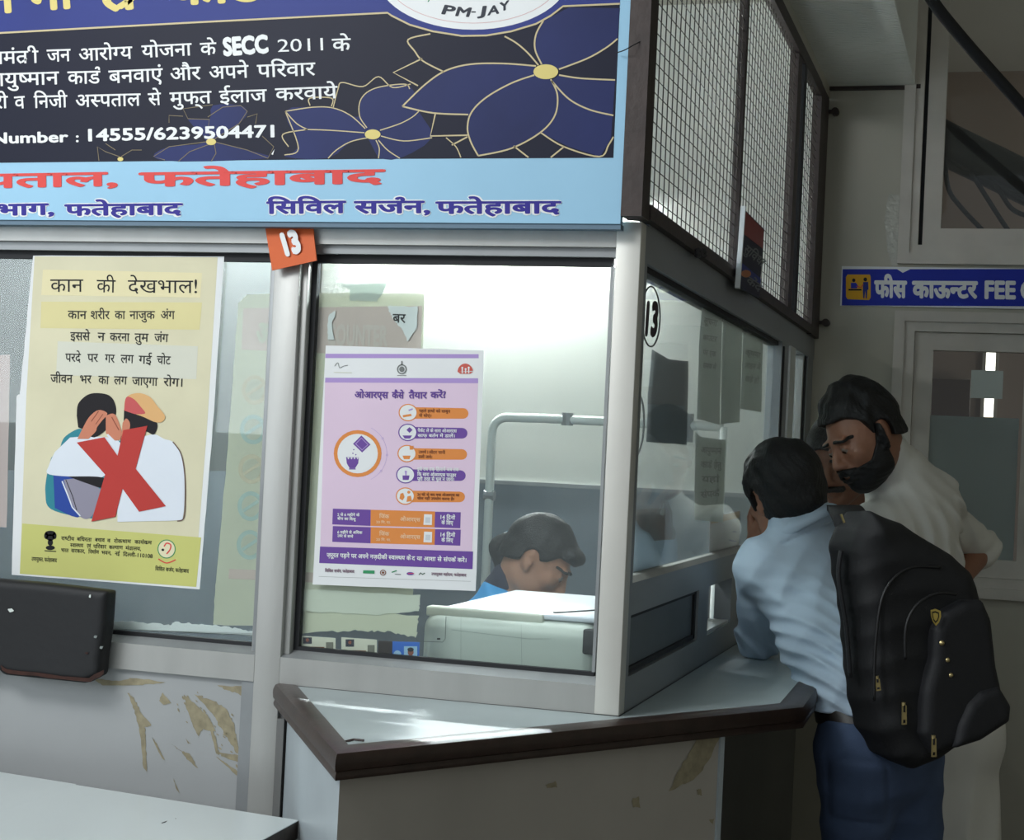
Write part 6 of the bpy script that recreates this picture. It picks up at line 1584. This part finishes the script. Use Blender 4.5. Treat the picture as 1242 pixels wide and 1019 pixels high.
for h_, k_, a_ in ((hN, kN, aN), (hF, kF, aF)): sk.cap(h_, k_, 0.07, 0.052, 0.04); sk.cap(k_, a_, 0.05, 0.034, 0.03); sk.cap(a_, a_ + np.array([0.12, 0, -0.06]), 0.032, 0.024, 0.02)
lo, hi = bounds([hd.c, nb, shN, shF, pel, wrN + [0.12, 0, 0], wrF, aN + [.15, 0, 0], aF], 0.15); lo[2] = 0.012
sdf_obj('body', sk, lo, hi, 0.006, M_skin_w, wm)
lo, hi = bounds([hd.c], 0.17)
hs = hd.hair(0.012, ((-0.12, -0.06), (-0.05, -0.03), (0.0, 0.0), (0.03, 0.02), (0.05, 0.055), (0.10, 0.062)), 0.0025, 260, 0.004)
hs.ell(hd.P(0, 0.078, 0.080), (0.055, 0.026, 0.020), hd.M, 0.02)
sdf_obj('hair', hs, lo, hi, 0.0035, M_hair, wm)
MB().tube(spline([hd.P(0, -0.105, 0.0), hd.P(0, -0.125, -0.04), S(610, 690, 4.36), S(596, 714, 4.38), S(588, 745, 4.38)], 6), [0.022, 0.024, 0.024] + [0.022] * 22, M_hair, 10).build('braid', wm, True)
sdf_obj('eyebrows', hd.brow(headonly, 0.003), lo, hi, 0.003, M_hair, wm); hd.eyes(wm, -0.6)
kz = SDF(0.03); torso4(kz, 0.012)
for s_, e_, w_ in ((shN, elN, wrN), (shF, elF, wrF)): kz.cap(s_, e_, 0.054, 0.048, 0.03); kz.cap(e_, e_ + (w_ - e_) * 0.7, 0.048, 0.04, 0.03)
for h_, k_ in ((hN, kN), (hF, kF)): kz.cap(h_, k_, 0.085, 0.07, 0.04)
kz.clip.append(lambda P: -(np.linalg.norm(P - hd.c, axis=1) - 0.105)); kz.disp.append(lambda P: -0.004 * wrinkle(P, CR + CU * 0.5, 34, CU, 10, 1.2))
lo, hi = bounds([nb, shN, shF, pel, elN, wrN, kN, kF], 0.14); sdf_obj('tunic', kz, lo, hi, 0.007, M_blue, wm)
cl_ = SDF(0.02); u_ = nz(hd.P(0, -0.035, -0.05) - nb); cl_.cap(nb - u_ * 0.01, nb + u_ * 0.045, 0.068, 0.058, 0.01); cl_.clip.append(lambda P: -(np.linalg.norm(P - hd.P(0, 0.02, -0.02), axis=1) - 0.088))
lo, hi = bounds([nb], 0.13); sdf_obj('collar', cl_, lo, hi, 0.005, M_navy, wm)
tr = SDF(0.02)
for k_, a_ in ((kN, aN), (kF, aF)): tr.cap(k_, a_, 0.066, 0.05, 0.03)
tr.clip.append(lambda P: 0.05 - P[:, 2]); lo, hi = bounds([kN, kF, aN, aF], 0.1); lo[2] = 0.02; sdf_obj('trousers', tr, lo, hi, 0.009, M_navy, wm)
for a_ in (aN, aF):
    s_ = SDF(0.02); s_.cap(a_ + np.array([-0.03, 0, -0.05]), a_ + np.array([0.15, 0, -0.058]), 0.038, 0.032, 0.02); s_.clip.append(lambda P: 0.003 - P[:, 2])
    lo, hi = bounds([a_, a_ + [0.2, 0, 0]], 0.08); lo[2] = -0.01; sdf_obj('shoe', s_, lo, hi, 0.009, M_shoe, wm)
stl = empty('stool', (pel[0], pel[1], 0), 'dark round stool under the woman in blue', 'stool')
MB().tube([(pel[0], pel[1], 0.405), (pel[0], pel[1], 0.445)], 0.19, M_gasket, 24).build('seat', stl)
for a in (0.8, 2.37, 3.94, 5.5): MB().tube([(pel[0] + 0.15 * math.cos(a), pel[1] + 0.15 * math.sin(a), 0.405), (pel[0] + 0.19 * math.cos(a), pel[1] + 0.19 * math.sin(a), 0.0)], 0.012, M_alu_d, 8).build('leg', stl)
# ================================================================ sub-parts: details that belong to one part of their thing
SUB = {'banner': {'panel': ('printed_field', 'gold_border', 'petals', 'flower_outline', 'white_lettering', 'red_lettering', 'blue_lettering', 'emblem_lettering')},
       'notice_board': {'panel': ('printing',)}, 'number_card': {'card': ('number', 'nail')},
       'chair': {'backrest': ('worn_patch',)}, 'printer': {'body': ('seam', 'ledge'), 'lid': ('lid_slot',)},
       'backpack': {'front_pocket': ('rivet', 'shield_badge', 'small_pocket'), 'main_bag': ('zip_line', 'zip_puller'), 'shoulder_strap': ('strap_buckle',)},
       'counter': {'front_panel': ('worn_patch',), 'countertop': ('bent_nail',)}, 'fee_counter_sign': {'board': ('blue_field', 'pictogram', 'lettering')},
       'identity_card': {'card': ('printing',)}, 'photo_card': {'card': ('photograph',)}, 'leaflet': {'paper': ('printing',)},
       'window_4': {'sash': ('handle',), 'pane': ('frosted_film',)}}
base = lambda o: o.name.split('.')[0]
for root in [o for o in bpy.data.objects if o.parent is None and base(o) in SUB]:
    kids = [o for o in bpy.data.objects if o.parent is root]
    for host, subs in SUB[base(root)].items():
        h = [k for k in kids if base(k) == host]
        if not h: continue
        for k in kids:
            if base(k) in subs:
                k.parent = h[0]; k.location = (0, 0, 0)
